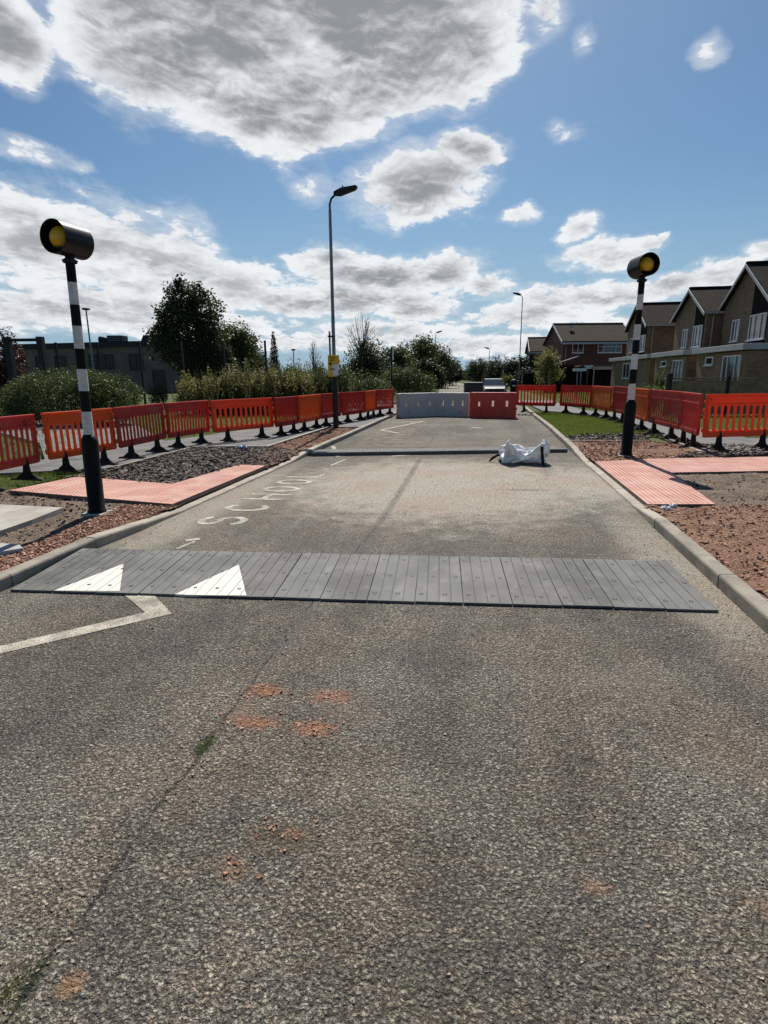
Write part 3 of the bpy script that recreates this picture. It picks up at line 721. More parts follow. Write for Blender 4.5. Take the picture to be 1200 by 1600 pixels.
slab('path', [(5.0, 13.2), (5.2, 15.5), (5.35, 20), (5.2, 23), (4.7, 25.5), (3.3, 27.5), (3.2, 38), (5.0, 38), (5.2, 28), (6.6, 25), (7.0, 20), (7.1, 16), (9, 15.5), (16, 16.3), (16, 13.9), (6.5, 13.15)], -.03, .1, M['footway'])
slab('path_edging', [(4.85, 13.0), (5.0, 15.4), (5.07, 15.4), (4.95, 13.05)], 0, .12, M['kerb'])
slab('path_edging', [(4.85, 12.98), (6.6, 13.0), (16, 13.7), (16, 13.78), (6.6, 13.08), (4.9, 13.05)], 0, .115, M['kerb'])
slab('path_edging', [(rx(14.95)+.01, 14.95), (4.35, 15.15), (4.35, 15.22), (rx(15.02)+.01, 15.02)], 0, .105, M['kerb'])

# tactile paving: blister slabs
def tactile(name, poly, z, ang, org):
    """red blister paving filling poly, laid on a 400 mm grid"""
    mb = MB(); mb.prism(poly, z-.06, z)
    o = mb.build(name, [M['tactile'], M['tactile_side']], bevel=0)
    for p_ in o.data.polygons:
        if abs(p_.normal.z) < .5: p_.material_index = 1
    P = np.array(poly); lo = P.min(0)-1; hi = P.max(0)+1
    st = .0667; ca, sa = math.cos(ang), math.sin(ang); N = int(max(hi-lo)/st)+4
    i, j = np.meshgrid(np.arange(-N, N), np.arange(-N, N), indexing='ij')
    u, v = i.ravel()*st+st/2, j.ravel()*st+st/2
    x = org[0]+u*ca-v*sa; y = org[1]+u*sa+v*ca
    c = np.array(poly).mean(0); k = inpoly(c[0]+(x-c[0])*1.012, c[1]+(y-c[1])*1.012, poly); x, y = x[k], y[k]
    n = 6; t = np.arange(n)*2*PI/n
    r0, r1, h = .0125*1.3, .0125*.8, .0055
    ring = lambda r, zz: np.stack([x[:, None]+r*np.cos(t), y[:, None]+r*np.sin(t), np.full((len(x), n), zz)], -1)
    V = np.concatenate([ring(r0, z+.0005), ring(r1, z+h)], 1).reshape(-1, 3)
    base = (np.arange(len(x))*2*n)[:, None]
    F_ = []
    for q in range(n):
        F_.append(base+np.array([q, (q+1) % n, n+(q+1) % n, n+q]))
    F_.append(base+np.array([n, n+1, n+2, n+3])); F_.append(base+np.array([n, n+3, n+4, n+5]))
    Fq = np.concatenate(F_, 0)
    b = bigmesh('blisters', V, Fq, M['tactile'], o)
    return tag(o, kind='structure')
def tactmat():
    m, nt, p, out = newmat('tactile_red_concrete')
    pos = nt.new('ShaderNodeNewGeometry').outputs['Position']
    br = nt.new('ShaderNodeTexBrick'); nt.l.new(nt.vm('ADD', pos, (.1, .15, 0)), br.inputs['Vector']); br.offset = 0
    br.inputs['Scale'].default_value = 1; br.inputs['Brick Width'].default_value = .4; br.inputs['Row Height'].default_value = .4; br.inputs['Mortar Size'].default_value = .006
    br.inputs['Color1'].default_value = (.47, .225, .18, 1); br.inputs['Color2'].default_value = (.54, .28, .225, 1); br.inputs['Mortar'].default_value = (.24, .13, .095, 1)
    n = nt.noise(pos, 2.0, 5, .65).outputs[0]; n2 = nt.noise(pos, 14, 5, .7).outputs[0]
    col = nt.mix(nt.ramp(n, .42, .66, 0, .6), br.outputs[0], (.58, .39, .31))
    col = nt.mix(nt.ramp(n2, .55, .75, 0, .45), col, (.30, .20, .15))
    nt.l.new(col, p.inputs['Base Color']); p.inputs['Roughness'].default_value = .9
    bump(nt, p, nt.noise(pos, 150, 3).outputs[0], .2, .004)
    return m
M['tactile'] = tactmat(); M['tactile_side'] = mat('slab_side', (.16, .11, .09), .9, .15, 5)
LT = [(lx(6.9)-.002, 6.88), (lx(10.2)-.002, 10.2), (-4.35, 10.28), (-4.62, 8.25), (-6.62, 8.72), (-6.85, 7.5)]
tactile('tactile_paving', LT, .112, math.radians(2), (-3.8, 6.9))
RT1 = [(rx(7.65)+.002, 7.65), (3.17, 7.75), (3.42, 10.2), (3.42, 11.82), (rx(11.45)+.002, 11.42)]
tactile('tactile_paving', RT1, .092, math.radians(-1), (2.4, 7.65))
RT2 = [(3.425, 10.22), (5.09, 10.56), (9.5, 11.45), (9.5, 13.15), (3.425, 11.85)]
tactile('tactile_paving', RT2, .097, math.radians(11), (3.42, 10.2))

# road markings: thin sheets above the asphalt
def marking(polys, z=.004):
    mb = MB()
    for p_ in polys: mb.prism(p_, z-.0035, z)
    return tag(mb.build('road_marking', M['paint']), kind='structure')
def pline(pts, wd):
    out = []
    for (a, b) in zip(pts, pts[1:]):
        L = math.hypot(b[0]-a[0], b[1]-a[1]); nx, ny = -(b[1]-a[1])/L*wd/2, (b[0]-a[0])/L*wd/2
        out.append([(a[0]-nx, a[1]-ny), (b[0]-nx, b[1]-ny), (b[0]+nx, b[1]+ny), (a[0]+nx, a[1]+ny)])
    return out
marking([[(-3.80, 2.50), (-3.0, 2.99), (-2.20, 3.74), (-2.52, 4.06), (-2.80, 4.06), (-2.42, 3.74), (-3.06, 3.11), (-3.80, 2.66)]])
marking(pline([G(305, 846), G(276, 858)], .045)+pline([G(290, 845), G(312, 842)], .09))
marking(pline([G(428, 657), G(478, 652), (-2.7, 19.4)], .12) if False else pline([(-2.95, 21.6), (-1.75, 22.4), (-2.9, 18.6), (-2.2, 17.6)], .13))
marking(pline([G(612, 713), G(640, 711)], .1)+pline([G(737, 668), G(752, 669)], .22)+pline([G(520, 697), G(528, 714)], .1))
# SCHOOL written along the kerb, letter tops towards the kerb
def ring_arc(cx, cy, rx_, ry_, a0, a1, wd, n=22):
    """arc as quads; local x along the road, y towards the kerb"""
    out = []
    for k in range(n):
        t0 = a0+(a1-a0)*k/n; t1 = a0+(a1-a0)*(k+1)/n
        q = [(cx+(rx_)*math.cos(t0), cy+ry_*math.sin(t0)), (cx+rx_*math.cos(t1), cy+ry_*math.sin(t1)),
             (cx+(rx_-wd)*math.cos(t1), cy+(ry_-wd)*math.sin(t1)), (cx+(rx_-wd)*math.cos(t0), cy+(ry_-wd)*math.sin(t0))]
        out.append(q)
    return out
def letter(ch, u0):
    W, H, s = .43, .62, .092; P = []
    bar = lambda x0, y0, x1, y1: P.append([(x0, y0), (x1, y0), (x1, y1), (x0, y1)])
    D = math.radians
    if ch == 'S':
        P += ring_arc(W/2, H*.735, W/2, H*.265, D(25), D(270), s, 20)
        P += ring_arc(W/2, H*.265+.046, W/2, H*.265+.046, D(90), D(-155), s, 20)
    elif ch == 'C': P += ring_arc(W/2, H/2, W/2, H/2, D(40), D(320), s, 30)
    elif ch == 'O': P += ring_arc(W/2, H/2, W/2, H/2, 0, 2*PI, s, 34)
    elif ch == 'H': bar(0, 0, s, H); bar(W-s, 0, W, H); bar(s+.001, H/2-s/2, W-s-.001, H/2+s/2)
    elif ch == 'L': bar(0, 0, s, H); bar(s+.001, 0, W, s)
    return [[(-2.72-v+.035*(u0+u), 6.25+u0+u) for u, v in q] for q in P]
polys = []
for ch, u0 in zip('SCHOOL', (0.05, .78, 1.50, 2.10, 2.72, 3.36)): polys += letter(ch, u0)
marking(polys)
marking(pline([(-2.74, 11.0), (-2.62, 11.9)], .06))

# ================================================================== RAMPS
RNG = random.Random(11)
def rubbermat():
    m, nt, p, out = newmat('ramp_rubber')
    tcn = nt.new('ShaderNodeTexCoord'); m['tc'] = 1
    g = nt.new('ShaderNodeNewGeometry'); pos = g.outputs['Position']
    n = nt.noise(pos, 1.6, 5, .6).outputs[0]; n2 = nt.noise(nt.vm('MULTIPLY', pos, (3.5, 2.2, 2)), 2.0, 6, .7).outputs[0]; n3 = nt.noise(pos, 55, 3, .6).outputs[0]
    ri = nt.new('ShaderNodeObjectInfo').outputs['Random']
    col = nt.mix(nt.ramp(n, .35, .65), (.072, .071, .067), (.135, .132, .122))
    col = nt.mix(nt.ramp(ri, 0, 1, 0, .35, False), col, (.19, .195, .19))
    col = nt.mix(nt.ramp(n2, .5, .75, 0, .5), col, (.25, .24, .225))
    col = nt.mix(nt.ramp(n3, .6, .75, 0, .3), col, (.05, .05, .05))
    sp = nt.new('ShaderNodeSeparateXYZ'); nt.l.new(tcn.outputs['Object'], sp.inputs[0]); u, v = sp.outputs[0], sp.outputs[1]
    tri = None
    def L(pt):
        q = Matrix.Rotation(-RA, 2) @ Vector((pt[0]-RO[0], pt[1]-RO[1])); return q
    for (A, B, C) in TRI:
        mk = None
        a, b, c = L(A), L(B), L(C)
        if (b-a).cross(c-a) < 0: b, c = c, b
        for p0, p1 in ((a, b), (b, c), (c, a)):
            e = p1-p0; e.normalize()
            s = nt.m('SUBTRACT', nt.m('MULTIPLY', nt.m('SUBTRACT', v, p0.y), e.x), nt.m('MULTIPLY', nt.m('SUBTRACT', u, p0.x), e.y))
            mk = s if mk is None else nt.m('MINIMUM', mk, s)
        tri = mk if tri is None else nt.m('MAXIMUM', tri, mk)
    tri = nt.ramp(nt.m('ADD', tri, nt.m('MULTIPLY', nt.m('SUBTRACT', n3, .5), .012)), -.002, .003)
    wcol = nt.mix(nt.ramp(n2, .5, .75, 0, .6), (.70, .66, .57), (.5, .45, .38))
    wcol = nt.mix(nt.ramp(n3, .62, .75, 0, .4), wcol, (.3, .25, .2))
    # bare rubber in the grooves between strips
    fr = nt.m('FRACT', nt.m('DIVIDE', u, MWD/4)); gr = nt.ramp(nt.m('MINIMUM', fr, nt.m('SUBTRACT', 1.0, fr)), .02, .055)
    col = nt.mix(nt.m('MULTIPLY', tri, nt.m('MULTIPLY_ADD', gr, .6, .4)), col, wcol)
    nt.l.new(col, p.inputs['Base Color']); p.inputs['Roughness'].default_value = .72; p.inputs['Specular IOR Level'].default_value = .25
    bump(nt, p, n3, .2, .003)
    return m, tcn
NM = 15; MWD = .379; RDEP = 1.02; RLO, RHI = .02, .068
RO = (-3.80, 4.00); RA = math.radians(3.0)
TRI = [(G(85, 921, .03), G(193, 881, .05), G(187, 922, .03)), (G(270, 928, .03), G(373, 883, .05), G(385, 929, .03))]
def ramp_module(zn, zf, holes=True, seed=0):
    mb = MB(); xs = [0.003]; dz = [0]
    for k in range(1, 4):
        x = MWD*k/4; xs += [x-.005, x-.002, x+.002, x+.005]; dz += [0, -.007, -.007, 0]
    xs.append(MWD-.003); dz.append(0); n = len(xs)
    ys = [0, RDEP]
    V = [(x, 0, zn+min(0, d*(1 if zn > .02 else .6))) for x, d in zip(xs, dz)]+[(x, RDEP, zf+min(0, d*(1 if zf > .02 else .6))) for x, d in zip(xs, dz)]
    V += [(x, 0, 0.002) for x in xs]+[(x, RDEP, 0.002) for x in xs]
    Fs = [(i, i+1, n+i+1, n+i) for i in range(n-1)]+[(2*n+i, 2*n+i+1, i+1, i) for i in range(n-1)]+[(n+i, n+i+1, 3*n+i+1, 3*n+i) for i in range(n-1)]
    Fs += [(0, n, 3*n, 2*n), (n-1, 3*n-1+n-n+0, 0, 0)][:1]
    Fs += [(n-1, 3*n-1, 4*n-1, 2*n-1)]
    mb.add(V, Fs); return mb
def bolt_spots(zn, zf):
    return [(MWD*q+.0, RDEP*yy, zn+(zf-zn)*yy+.0015) for yy, qq in ((.14, (.125, .625)), (.50, (.375, .875)), (.88, (.125, .625))) for q in qq]
def bolt_mesh(sl):
    mb = MB(); mb.add([(.016*math.cos(t), .016*math.sin(t), sl*.016*math.sin(t)) for t in [2*PI*k/12 for k in range(12)]], [tuple(range(12))])
    mb.add([(.007*math.cos(t), .007*math.sin(t), .001+sl*.007*math.sin(t)) for t in [2*PI*k/6 for k in range(6)]], [tuple(range(6))], 1); return mb
M['rubber'], _tcn = rubbermat(); M['hole'] = mat('bolt_recess_dark', (.006, .006, .006), .9, 0, 5)
def ramp(org, ang, zn, zf, nmod, label, first=True, rubber=None):
    root = empty('rubber_ramp', (org[0], org[1], 0), ang, label, 'speed ramp', 'rubber ramps across the road')
    me = ramp_module(zn, zf).mesh('ramp_module', rubber or M['rubber']); hm = bolt_mesh((zf-zn)/RDEP).mesh('bolt', [M['hole'], M['galv']])
    bmx = bmesh.new(); bmx.from_mesh(me); bmesh.ops.recalc_face_normals(bmx, faces=bmx.faces[:]); bmx.to_mesh(me); bmx.free()
    for k in range(nmod):
        o = link('ramp_module', me, root); o.location = (k*MWD, RNG.uniform(-.006, .006), RNG.uniform(0, .003)); o.rotation_euler = (0, 0, RNG.uniform(-.003, .003))
        for q in bolt_spots(zn, zf): link('bolt', hm, o).location = q
    return root
r1 = ramp(RO, RA, RLO, RHI, NM, 'near grey rubber speed ramp with two white triangles, across the foreground road')
_tcn.object = r1
M['rubber2'] = mat('ramp_rubber_plain', (.14, .14, .138), .8, .15, 2.5, dirt=.3, spec=.15)
A2 = G(487, 713); B2 = G(887, 707); W2 = math.hypot(B2[0]-A2[0], B2[1]-A2[1])
r2 = ramp(A2, math.atan2(B2[1]-A2[1], B2[0]-A2[0]), .068, RLO, 15, 'far grey rubber speed ramp with its tall dark edge facing, behind the white bag', rubber=M['rubber2'])
r2.scale = (W2/(15*MWD), 1, 1.15)

# ================================================================== BARRIERS
def barrier_panel_mesh(nslots, m, knob=True, inner=.03):
    outer = [(-.97, .27), (-.93, .24), (.93, .24), (.97, .27), (.97, .50), (.99, .52), (.99, .60), (.97, .62), (.97, .95), (.94, 1.0), (-.94, 1.0), (-.97, .95), (-.97, .62), (-.99, .60), (-.99, .52), (-.97, .50)]
    w_ = 1.74/nslots; holes = [slot(-.87+w_*(k+.5), .585, w_*(.58 if knob else .54), .45) for k in range(nslots)]
    bm = plate(outer, holes, .020)
    me = bpy.data.meshes.new('panel'); bm.to_mesh(me); bm.free()
    mb = MB()
    me2 = me
    # rails and cap give the board its depth
    mb.box((0, 0, .995), (1.93, .062, .03)); mb.box((0, -.022, .835), (1.86, .014, .018)); mb.box((0, -.022, .295), (1.88, .014, .075)); mb.box((0, .022, .295), (1.88, .014, .075))
    for sx in (-1, 1):
        mb.box((sx*.935, 0, .61), (.045, .056, .71))
        mb.tube([(sx*.985, 0, .34), (sx*.985, 0, .42)], .028, 10); mb.tube([(sx*.985, 0, .68), (sx*.985, 0, .76)], .028, 10)
        mb.box((sx*.965, 0, .88), (.07, .045, .05))
        if knob: mb.tube([(sx*.84, -.03, .905), (sx*.84, .03, .905)], .032, 14)
    for k in range(10): mb.box((-.7+.1555*k, -.018, .90), (.07, .006, .012))
    x = mb.mesh('x', m); bm = bmesh.new(); bm.from_mesh(me2); bm.from_mesh(x); bm.to_mesh(me2); bm.free(); bpy.data.meshes.remove(x)
    me2.materials.append(m)
    return me2
def foot_mesh():
    mb = MB()
    mb.box((0, 0, .018), (.12, .60, .03), taper=.9, mi=1)
    q = [(.05, .065, .03), (.042, .048, .18), (.036, .04, .26), (.012, .03, .35)]
    vs = []
    for a, b, z in q: vs += [(-a, -b, z), (a, -b, z), (a, b, z), (-a, b, z)]
    mb.add(vs, [(i*4+k, i*4+(k+1) % 4, i*4+4+(k+1) % 4, i*4+4+k) for i in range(3) for k in range(4)]+[(12, 13, 14, 15)])
    for s in (-1, 1): mb.add([(-.04, s*.085, .03), (.04, s*.085, .03), (.03, s*.2, .034), (-.03, s*.2, .034), (-.02, s*.07, .12), (.02, s*.07, .12)], [(0, 3, 4), (1, 5, 2), (3, 2, 5, 4), (0, 4, 5, 1)])
    return mb.mesh('foot', [M['rubfoot'], M['sheenrub']])
FOOT = foot_mesh()
PM = {(n, c): None for n in (11, 16) for c in ()}
def getpanel(n, c):
    if (n, c) not in PM: PM[(n, c)] = barrier_panel_mesh(n, M[c], knob=(n == 11))
    return PM[(n, c)]
BR = random.Random(77)
def barrier(a, b, n, c, label, zs=1.0, zg=.1, group='plastic barriers along the left path'):
    cx, cy = (a[0]+b[0])/2, (a[1]+b[1])/2; L = math.hypot(b[0]-a[0], b[1]-a[1])
    root = empty('plastic_barrier', (cx, cy, zg), math.atan2(b[1]-a[1], b[0]-a[0]), label, 'barrier', group)
    root.scale = (L/2.0, 1, zs); root.rotation_euler[0] = BR.uniform(-.035, .035)
    p_ = link('panel', getpanel(n, c), root, bevel=.006, seg=1)
    for sx in (-1, 1):
        f = link('foot', FOOT, root, bevel=.006, seg=1); f.location = (sx*.55, 0, 0)
    return root
def gj(lst): return [G(x, y, .1) for x, y in lst]
JL = gj([(-45, 772), (66, 745), (78, 742), (186, 721), (188, 720.5), (262, 702), (263, 702), (329, 690), (333, 692), (430, 681), (431, 682), (467, 675), (467.5, 675), (502, 667), (502.5, 667), (533, 661), (535, 661), (571, 655), (571.5, 655), (587, 651), (587.5, 651), (615, 646.5)])
LLAB = [('pl_red', 11, 'faded red barrier at left photo edge with a black Q painted on it'),
        ('pl_or', 11, 'orange slotted barrier standing behind the left striped beacon pole'),
        ('pl_red', 13, 'faded red barrier just right of the left beacon pole, beside dark gravel'),
        ('pl_red', 13, 'faded red barrier behind the gravel bed, left of the bright orange one'),
        ('pl_bright', 11, 'bright orange barrier turned to face the road, grass showing through its slots'),
        ('pl_dred', 13, 'narrow looking dark red barrier right of the bright orange barrier'),
        ('pl_or', 13, 'plain orange barrier left of the lamp column between two red ones'),
        ('pl_dred', 13, 'red barrier directly behind the tall lamp column with the yellow notice'),
        ('pl_dred', 13, 'red barrier just right of the tall lamp column, pale slots low down'),
        ('pl_or', 13, 'short looking orange barrier between two red ones beyond the lamp column'),
        ('pl_dred', 13, 'red barrier at the far end of the left row beside the grey block')]
for i, (c, n, lab) in enumerate(LLAB):
    b_ = barrier(JL[2*i], JL[2*i+1], n, c, lab, 1.06)
    if i == 0:
        mb = MB(); R_ = .035
        mb2 = []
        qx, qz, yq = .66, .885, -.0205
        for k in range(20):
            t0, t1 = 2*PI*k/20, 2*PI*(k+1)/20
            mb.add([(qx+r*math.cos(t), yq, qz+r*1.25*math.sin(t)) for r, t in ((.042, t0), (.042, t1), (.03, t1), (.03, t0))], [(0, 1, 2, 3)])
        mb.box((qx+.03, yq+.0005, qz-.038), (.045, .003, .012), ry=math.radians(50))
        mb.build('painted_letter', M['black'], b_)
JR = gj([(805, 643), (868, 645), (873, 644), (923, 648.5), (924, 648.5), (954, 655), (954.5, 655), (977, 662), (977.5, 663), (1010, 675), (1011, 675), (1060, 690), (1061, 690), (1089, 702), (1093, 705), (1217, 700)])
RLAB = [('pl_dred', 11, 'red slotted barrier at the right kerb next to the red road block'),
        ('pl_dred', 13, 'red barrier on the right verge, second from the red road block'),
        ('pl_or', 13, 'orange barrier on the right verge between two red ones, nearly edge on'),
        ('pl_dred', 13, 'dark red barrier left of the right beacon, between two orange ones'),
        ('pl_or', 13, 'orange barrier standing behind the right striped beacon pole'),
        ('pl_red', 13, 'faded red barrier just right of the right beacon pole'),
        ('pl_red', 13, 'faded red barrier turned side on, next to the bright orange one on the right'),
        ('pl_bright', 11, 'bright orange red barrier at right photo edge with lawn showing through it')]
for i, (c, n, lab) in enumerate(RLAB):
    barrier(JR[2*i], JR[2*i+1], n, c, lab, 1.19 if i > 2 else 1.16, group='plastic barriers along the right path')

# water filled road blocks
def block(a, b, m, label, zs=1.0):
    cx, cy = (a[0]+b[0])/2, (a[1]+b[1])/2; L = math.hypot(b[0]-a[0], b[1]-a[1])
    root = empty('road_block', (cx, cy, .0), math.atan2(b[1]-a[1], b[0]-a[0]), label, 'road barrier', 'water filled blocks closing the road'); root.scale = (L/2.0, 1, zs)
    outer = [(-.98, .10), (.98, .10), (.98, .30), (1.0, .30), (1.0, .42), (.96, .42), (.96, .62), (1.0, .62), (1.0, .74), (.98, .74), (.98, .97), (.95, 1.0), (-.95, 1.0), (-.98, .97), (-.98, .74), (-.96, .74), (-.96, .62), (-.98, .62), (-.98, .42), (-.96, .42), (-.96, .30), (-.98, .30)]
    holes = [[(x-.075, .46), (x+.075, .46), (x+.075, .68), (x-.075, .68)] for x in (-.6, 0, .6)]
    bm = plate(outer, holes, .26); me = bpy.data.meshes.new('shell')
    for v in bm.verts: v.co.y *= 1.0+.35*(1-v.co.z)
    bm.to_mesh(me); bm.free(); me.materials.append(m); link('shell', me, root, bevel=.012)
    mb = MB(); mb.box((0, 0, .055), (1.98, .46, .11), taper=.96); mb.box((-.5, -.19, .2), (.1, .05, .2)); mb.box((.5, -.19, .2), (.1, .05, .2)); mb.build('base', m, root, bevel=.012)
    mb = MB(); mb.tube([(-.7, 0, .99), (-.7, 0, 1.015)], .06, 14); mb.tube([(.7, 0, .99), (.7, 0, 1.015)], .06, 14); mb.build('filler_cap', m, root)
    return root
block(G(621, 652.5), G(682, 650), M['pl_grey'], 'dirty white road block at the left end of the road closure', 1.0)
block(G(682.5, 650), G(733, 651), M['pl_grey'], 'dirty white road block in the middle, touching the red block', 1.0)
block(G(734, 652), G(806, 653.5), M['pl_block'], 'red plastic road block with three square holes, right end of closure', 1.03)

# ================================================================== BEACONS
def beacon(loc, label, sc=1.0, rz=0.0):
    root = empty('belisha_beacon', (loc[0], loc[1], .06), 0, label, 'crossing beacon', 'crossing beacons'); root.scale = (sc,)*3
    zs = [(1.02, .060, 1), (1.31, .058, 0), (1.56, .057, 1), (1.82, .056, 0), (2.06, .055, 1), (2.32, .054, 0), (2.56, .053, 1), (2.81, .052, 0), (3.03, .052, None)]
    prof = []; mis = []
    for i, (z, r, m_) in enumerate(zs):
        prof.append((r, z))
        if m_ is not None: mis.append(1 if m_ == 1 else 0)
    mb = MB(); mb.lathe(prof, 28, mis); mb.build('pole', [M['black'], M['white']], root)
    mb = MB(); mb.lathe([(.115, .02), (.115, .05), (.098, .06), (.098, .93), (.09, .97), (.062, 1.03), (.05, 1.03)], 28); mb.build('sleeve', M['black'], root)
    mb = MB(); mb.box((0, 0, .012), (.30, .28, .04), taper=.92); mb.build('base_pad', M['greyplastic'], root, bevel=.006)
    mb = MB(); mb.lathe([(.075, 3.02), (.085, 3.05), (.05, 3.07), (.045, 3.12), (.06, 3.14)], 20); mb.build('collar', M['darkmetal'], root)
    # hood: open tube around the globe
    a = rz; ax = Vector((math.sin(a), -math.cos(a), 0)); c = Vector((0, 0, 3.27)); R_, L_ = .182, .42
    mb = MB(); n = 40; u = Vector((math.cos(a), math.sin(a), 0)); vs = []
    st = [(-.5, R_*.2), (-.5, R_), (.5, R_), (.5, R_-.006), (-.49, R_-.006), (-.49, R_*.2)]
    for s, r in st:
        for k in range(n):
            t = 2*PI*k/n; cut = 0
            vs.append(c+ax*(s*L_)+u*(r*math.cos(t))+Vector((0, 0, r*math.sin(t))))
    fs = [(i*n+k, i*n+(k+1) % n, (i+1)*n+(k+1) % n, (i+1)*n+k) for i in range(len(st)-1) for k in range(n)]
    mb.add(vs, fs, 0, True)
    mb.add([vs[k] for k in range(n)], [tuple(range(n))])
    o = mb.build('hood', M['hood'], root)
    es = o.modifiers.new('es', 'EDGE_SPLIT'); es.split_angle = math.radians(35)
    mb = MB(); g = [(.001, -.135)]+[(.135*math.sin(PI*k/18), -.135*math.cos(PI*k/18)) for k in range(1, 18)]+[(.001, .135)]
    gc = c+ax*.07
    mb.lathe(g, 28, None, tuple(gc)); mb.build('globe', M['amber'], root)
    mb = MB(); mb.lathe([(.06, -.17), (.06, -.12), (.1, -.115), (.1, -.10)], 20, None, tuple(gc)); mb.build('globe_seat', M['darkmetal'], root)
    return root
M['hood'] = mat('hood_black', (.008, .008, .008), .34, .1, 4, spec=.22)
beacon(G(152, 801, .08), 'left striped crossing beacon with amber globe in a black hood, on pink paving edge', .985, math.radians(-8)).rotation_euler[1] = .022
beacon(G(978, 712, .08), 'right striped crossing beacon with amber globe, standing on red soil by the kerb', 1.13, math.radians(12))

# ================================================================== LAMPS
def lamp_head(root, z, reach, ang, sc=1.0):
    d = Vector((math.cos(ang), math.sin(ang), 0)); up = Vector((0, 0, 1))
    mb = MB(); mb.tube([(0, 0, z-.5), (0, 0, z-.25), d*.05+up*(z-.1), d*.16+up*z, d*reach+up*(z+.05)], .032*sc, 10); mb.build('bracket', M['darkmetal'], root)
    mb = MB(); q = [(-.1, -.03, .05), (.12, -.09, .11), (.55, -.03, .09), (.62, 0, .05)]
    vs = []; sd_ = d.cross(up)
    for x, zb, zt in q:
        for s, zz in ((-1, zb), (1, zb), (1, zt), (-1, zt)):
            wd = .11 if x < .6 else .07
            vs.append(d*(reach+x*sc)+up*(z+.05+(zz+x*.22)*sc)+sd_*(s*wd*sc))
    fs = [(i*4+k, i*4+(k+1) % 4, (i+1)*4+(k+1) % 4, (i+1)*4+k) for i in range(3) for k in range(4)]+[(3, 2, 1, 0), (12, 13, 14, 15)]
    mb.add(vs, fs); mb.build('lantern', M['darkmetal'], root, bevel=.02*sc)
    if sc == 1:
        mb = MB(); p = d*(reach+.18)+up*(z+.2); mb.tube([p, p+up*.07], [.03, .012], 8); mb.build('photocell', M['darkmetal'], root)
def lampcol(loc, h, label, ang=.4, r0=.09, thick=1.9, sc=1.0, m='galv'):
    root = empty('street_lamp', (loc[0], loc[1], .05), 0, label, 'street lamp', 'street lamps')
    mb = MB(); mb.lathe([(r0, 0), (r0, thick), (r0*.68, thick+.12), (r0*.5, h-.5), (r0*.5, h-.42), (r0*.4, h-.4)], 18, [1, 1, 0, 0, 0]); mb.build('column', [M[m], M['darkmetal']], root)
    lamp_head(root, h, .22, ang, sc)
    return root
LP = G(525, 669, .08)
l1 = lampcol(LP, 6.95, 'tall street lamp column in red soil at left kerb, yellow notice on it', math.radians(12), .088, 1.72)
mb = MB(); mb.box((.0, -.045, 1.40), (.03, .02, .1)); mb.build('door', M['darkmetal'], l1)
sp_ = empty('sign_post', (LP[0]-.09, LP[1]-.14, .05), 0, 'short grey post strapped beside the tall lamp column', 'post')
mb = MB(); mb.tube([(0, 0, 1.75), (0, 0, 3.05)], .032, 12); mb.build('post', M['galv'], sp_)
mb = MB(); mb.box((.045, .05, 1.9), (.2, .2, .04)); mb.box((.045, .05, 2.9), (.2, .2, .04)); mb.build('clamp', M['darkmetal'], sp_)
# yellow notice wrapped on the column
nr = empty('notice_board', (LP[0], LP[1]-.12, 0), math.radians(8), 'yellow roadworks notice with a white sheet, fixed to lamp column', 'notice')
mb = MB(); mb.box((-.03, -.05, 2.05), (.27, .012, .66)); mb.box((.09, -.052, 2.24), (.20, .012, .28)); mb.build('board', M['yellow'], nr, bevel=.004)
mb = MB(); mb.box((.075, -.066, 1.93), (.19, .006, .34)); mb.build('paper', M['paper'], nr)
mb = MB()
for k in range(3): mb.box((-.02, -.062, 2.31-.05*k), (.2-.03*k, .006, .016))
mb.box((-.09, -.062, 2.12), (.07, .006, .07)); mb.build('print', M['black'], nr)
for k in range(4): pass
lampcol(at(811, 52), 8.3, 'tall slim street lamp on the right verge in front of the red brick house', PI-.1, .07, 1.0, 1.0)
lampcol(at(680, 95), 8.2, 'distant street lamp rising over the trees left of the road', PI*.02, .09, .5, 1.3)
lampcol(at(763.5, 160), 8.4, 'farthest tiny street lamp above the trees at the road end', PI, .13, .5, 1.9)
fl = empty('flood_lamp', (*at(147, 50), 0), 0, 'thin lamp post with a flat disc head before the school building', 'lamp')
mb = MB(); mb.lathe([(.08, 0), (.055, 7.2)], 12); mb.build('column', M['galv'], fl)
mb = MB(); mb.lathe([(.02, 7.2), (.3, 7.25), (.34, 7.3), (.3, 7.37), (.02, 7.4)], 20); mb.build('head', M['darkmetal'], fl)
fl = empty('flood_lamp', (*at(460, 110), 0), 0, 'small distant floodlight pole behind the hedge line', 'lamp')
mb = MB(); mb.lathe([(.12, 0), (.09, 6.4)], 10); mb.build('column', M['galv'], fl)
mb = MB(); mb.box((0, 0, 6.5), (.7, .3, .3)); mb.build('head', M['darkmetal'], fl)
mp = empty('marker_post', (*at(612, 33), 0), 0, 'slim dark post with a white vertical plate behind the left barrier row', 'post')
mb = MB(); mb.tube([(0, 0, 0), (0, 0, 3.3)], .045, 10); mb.build('post', M['darkmetal'], mp)
mb = MB(); mb.box((.09, -.05, 2.95), (.07, .015, .75)); mb.build('plate', M['signwhite'], mp)

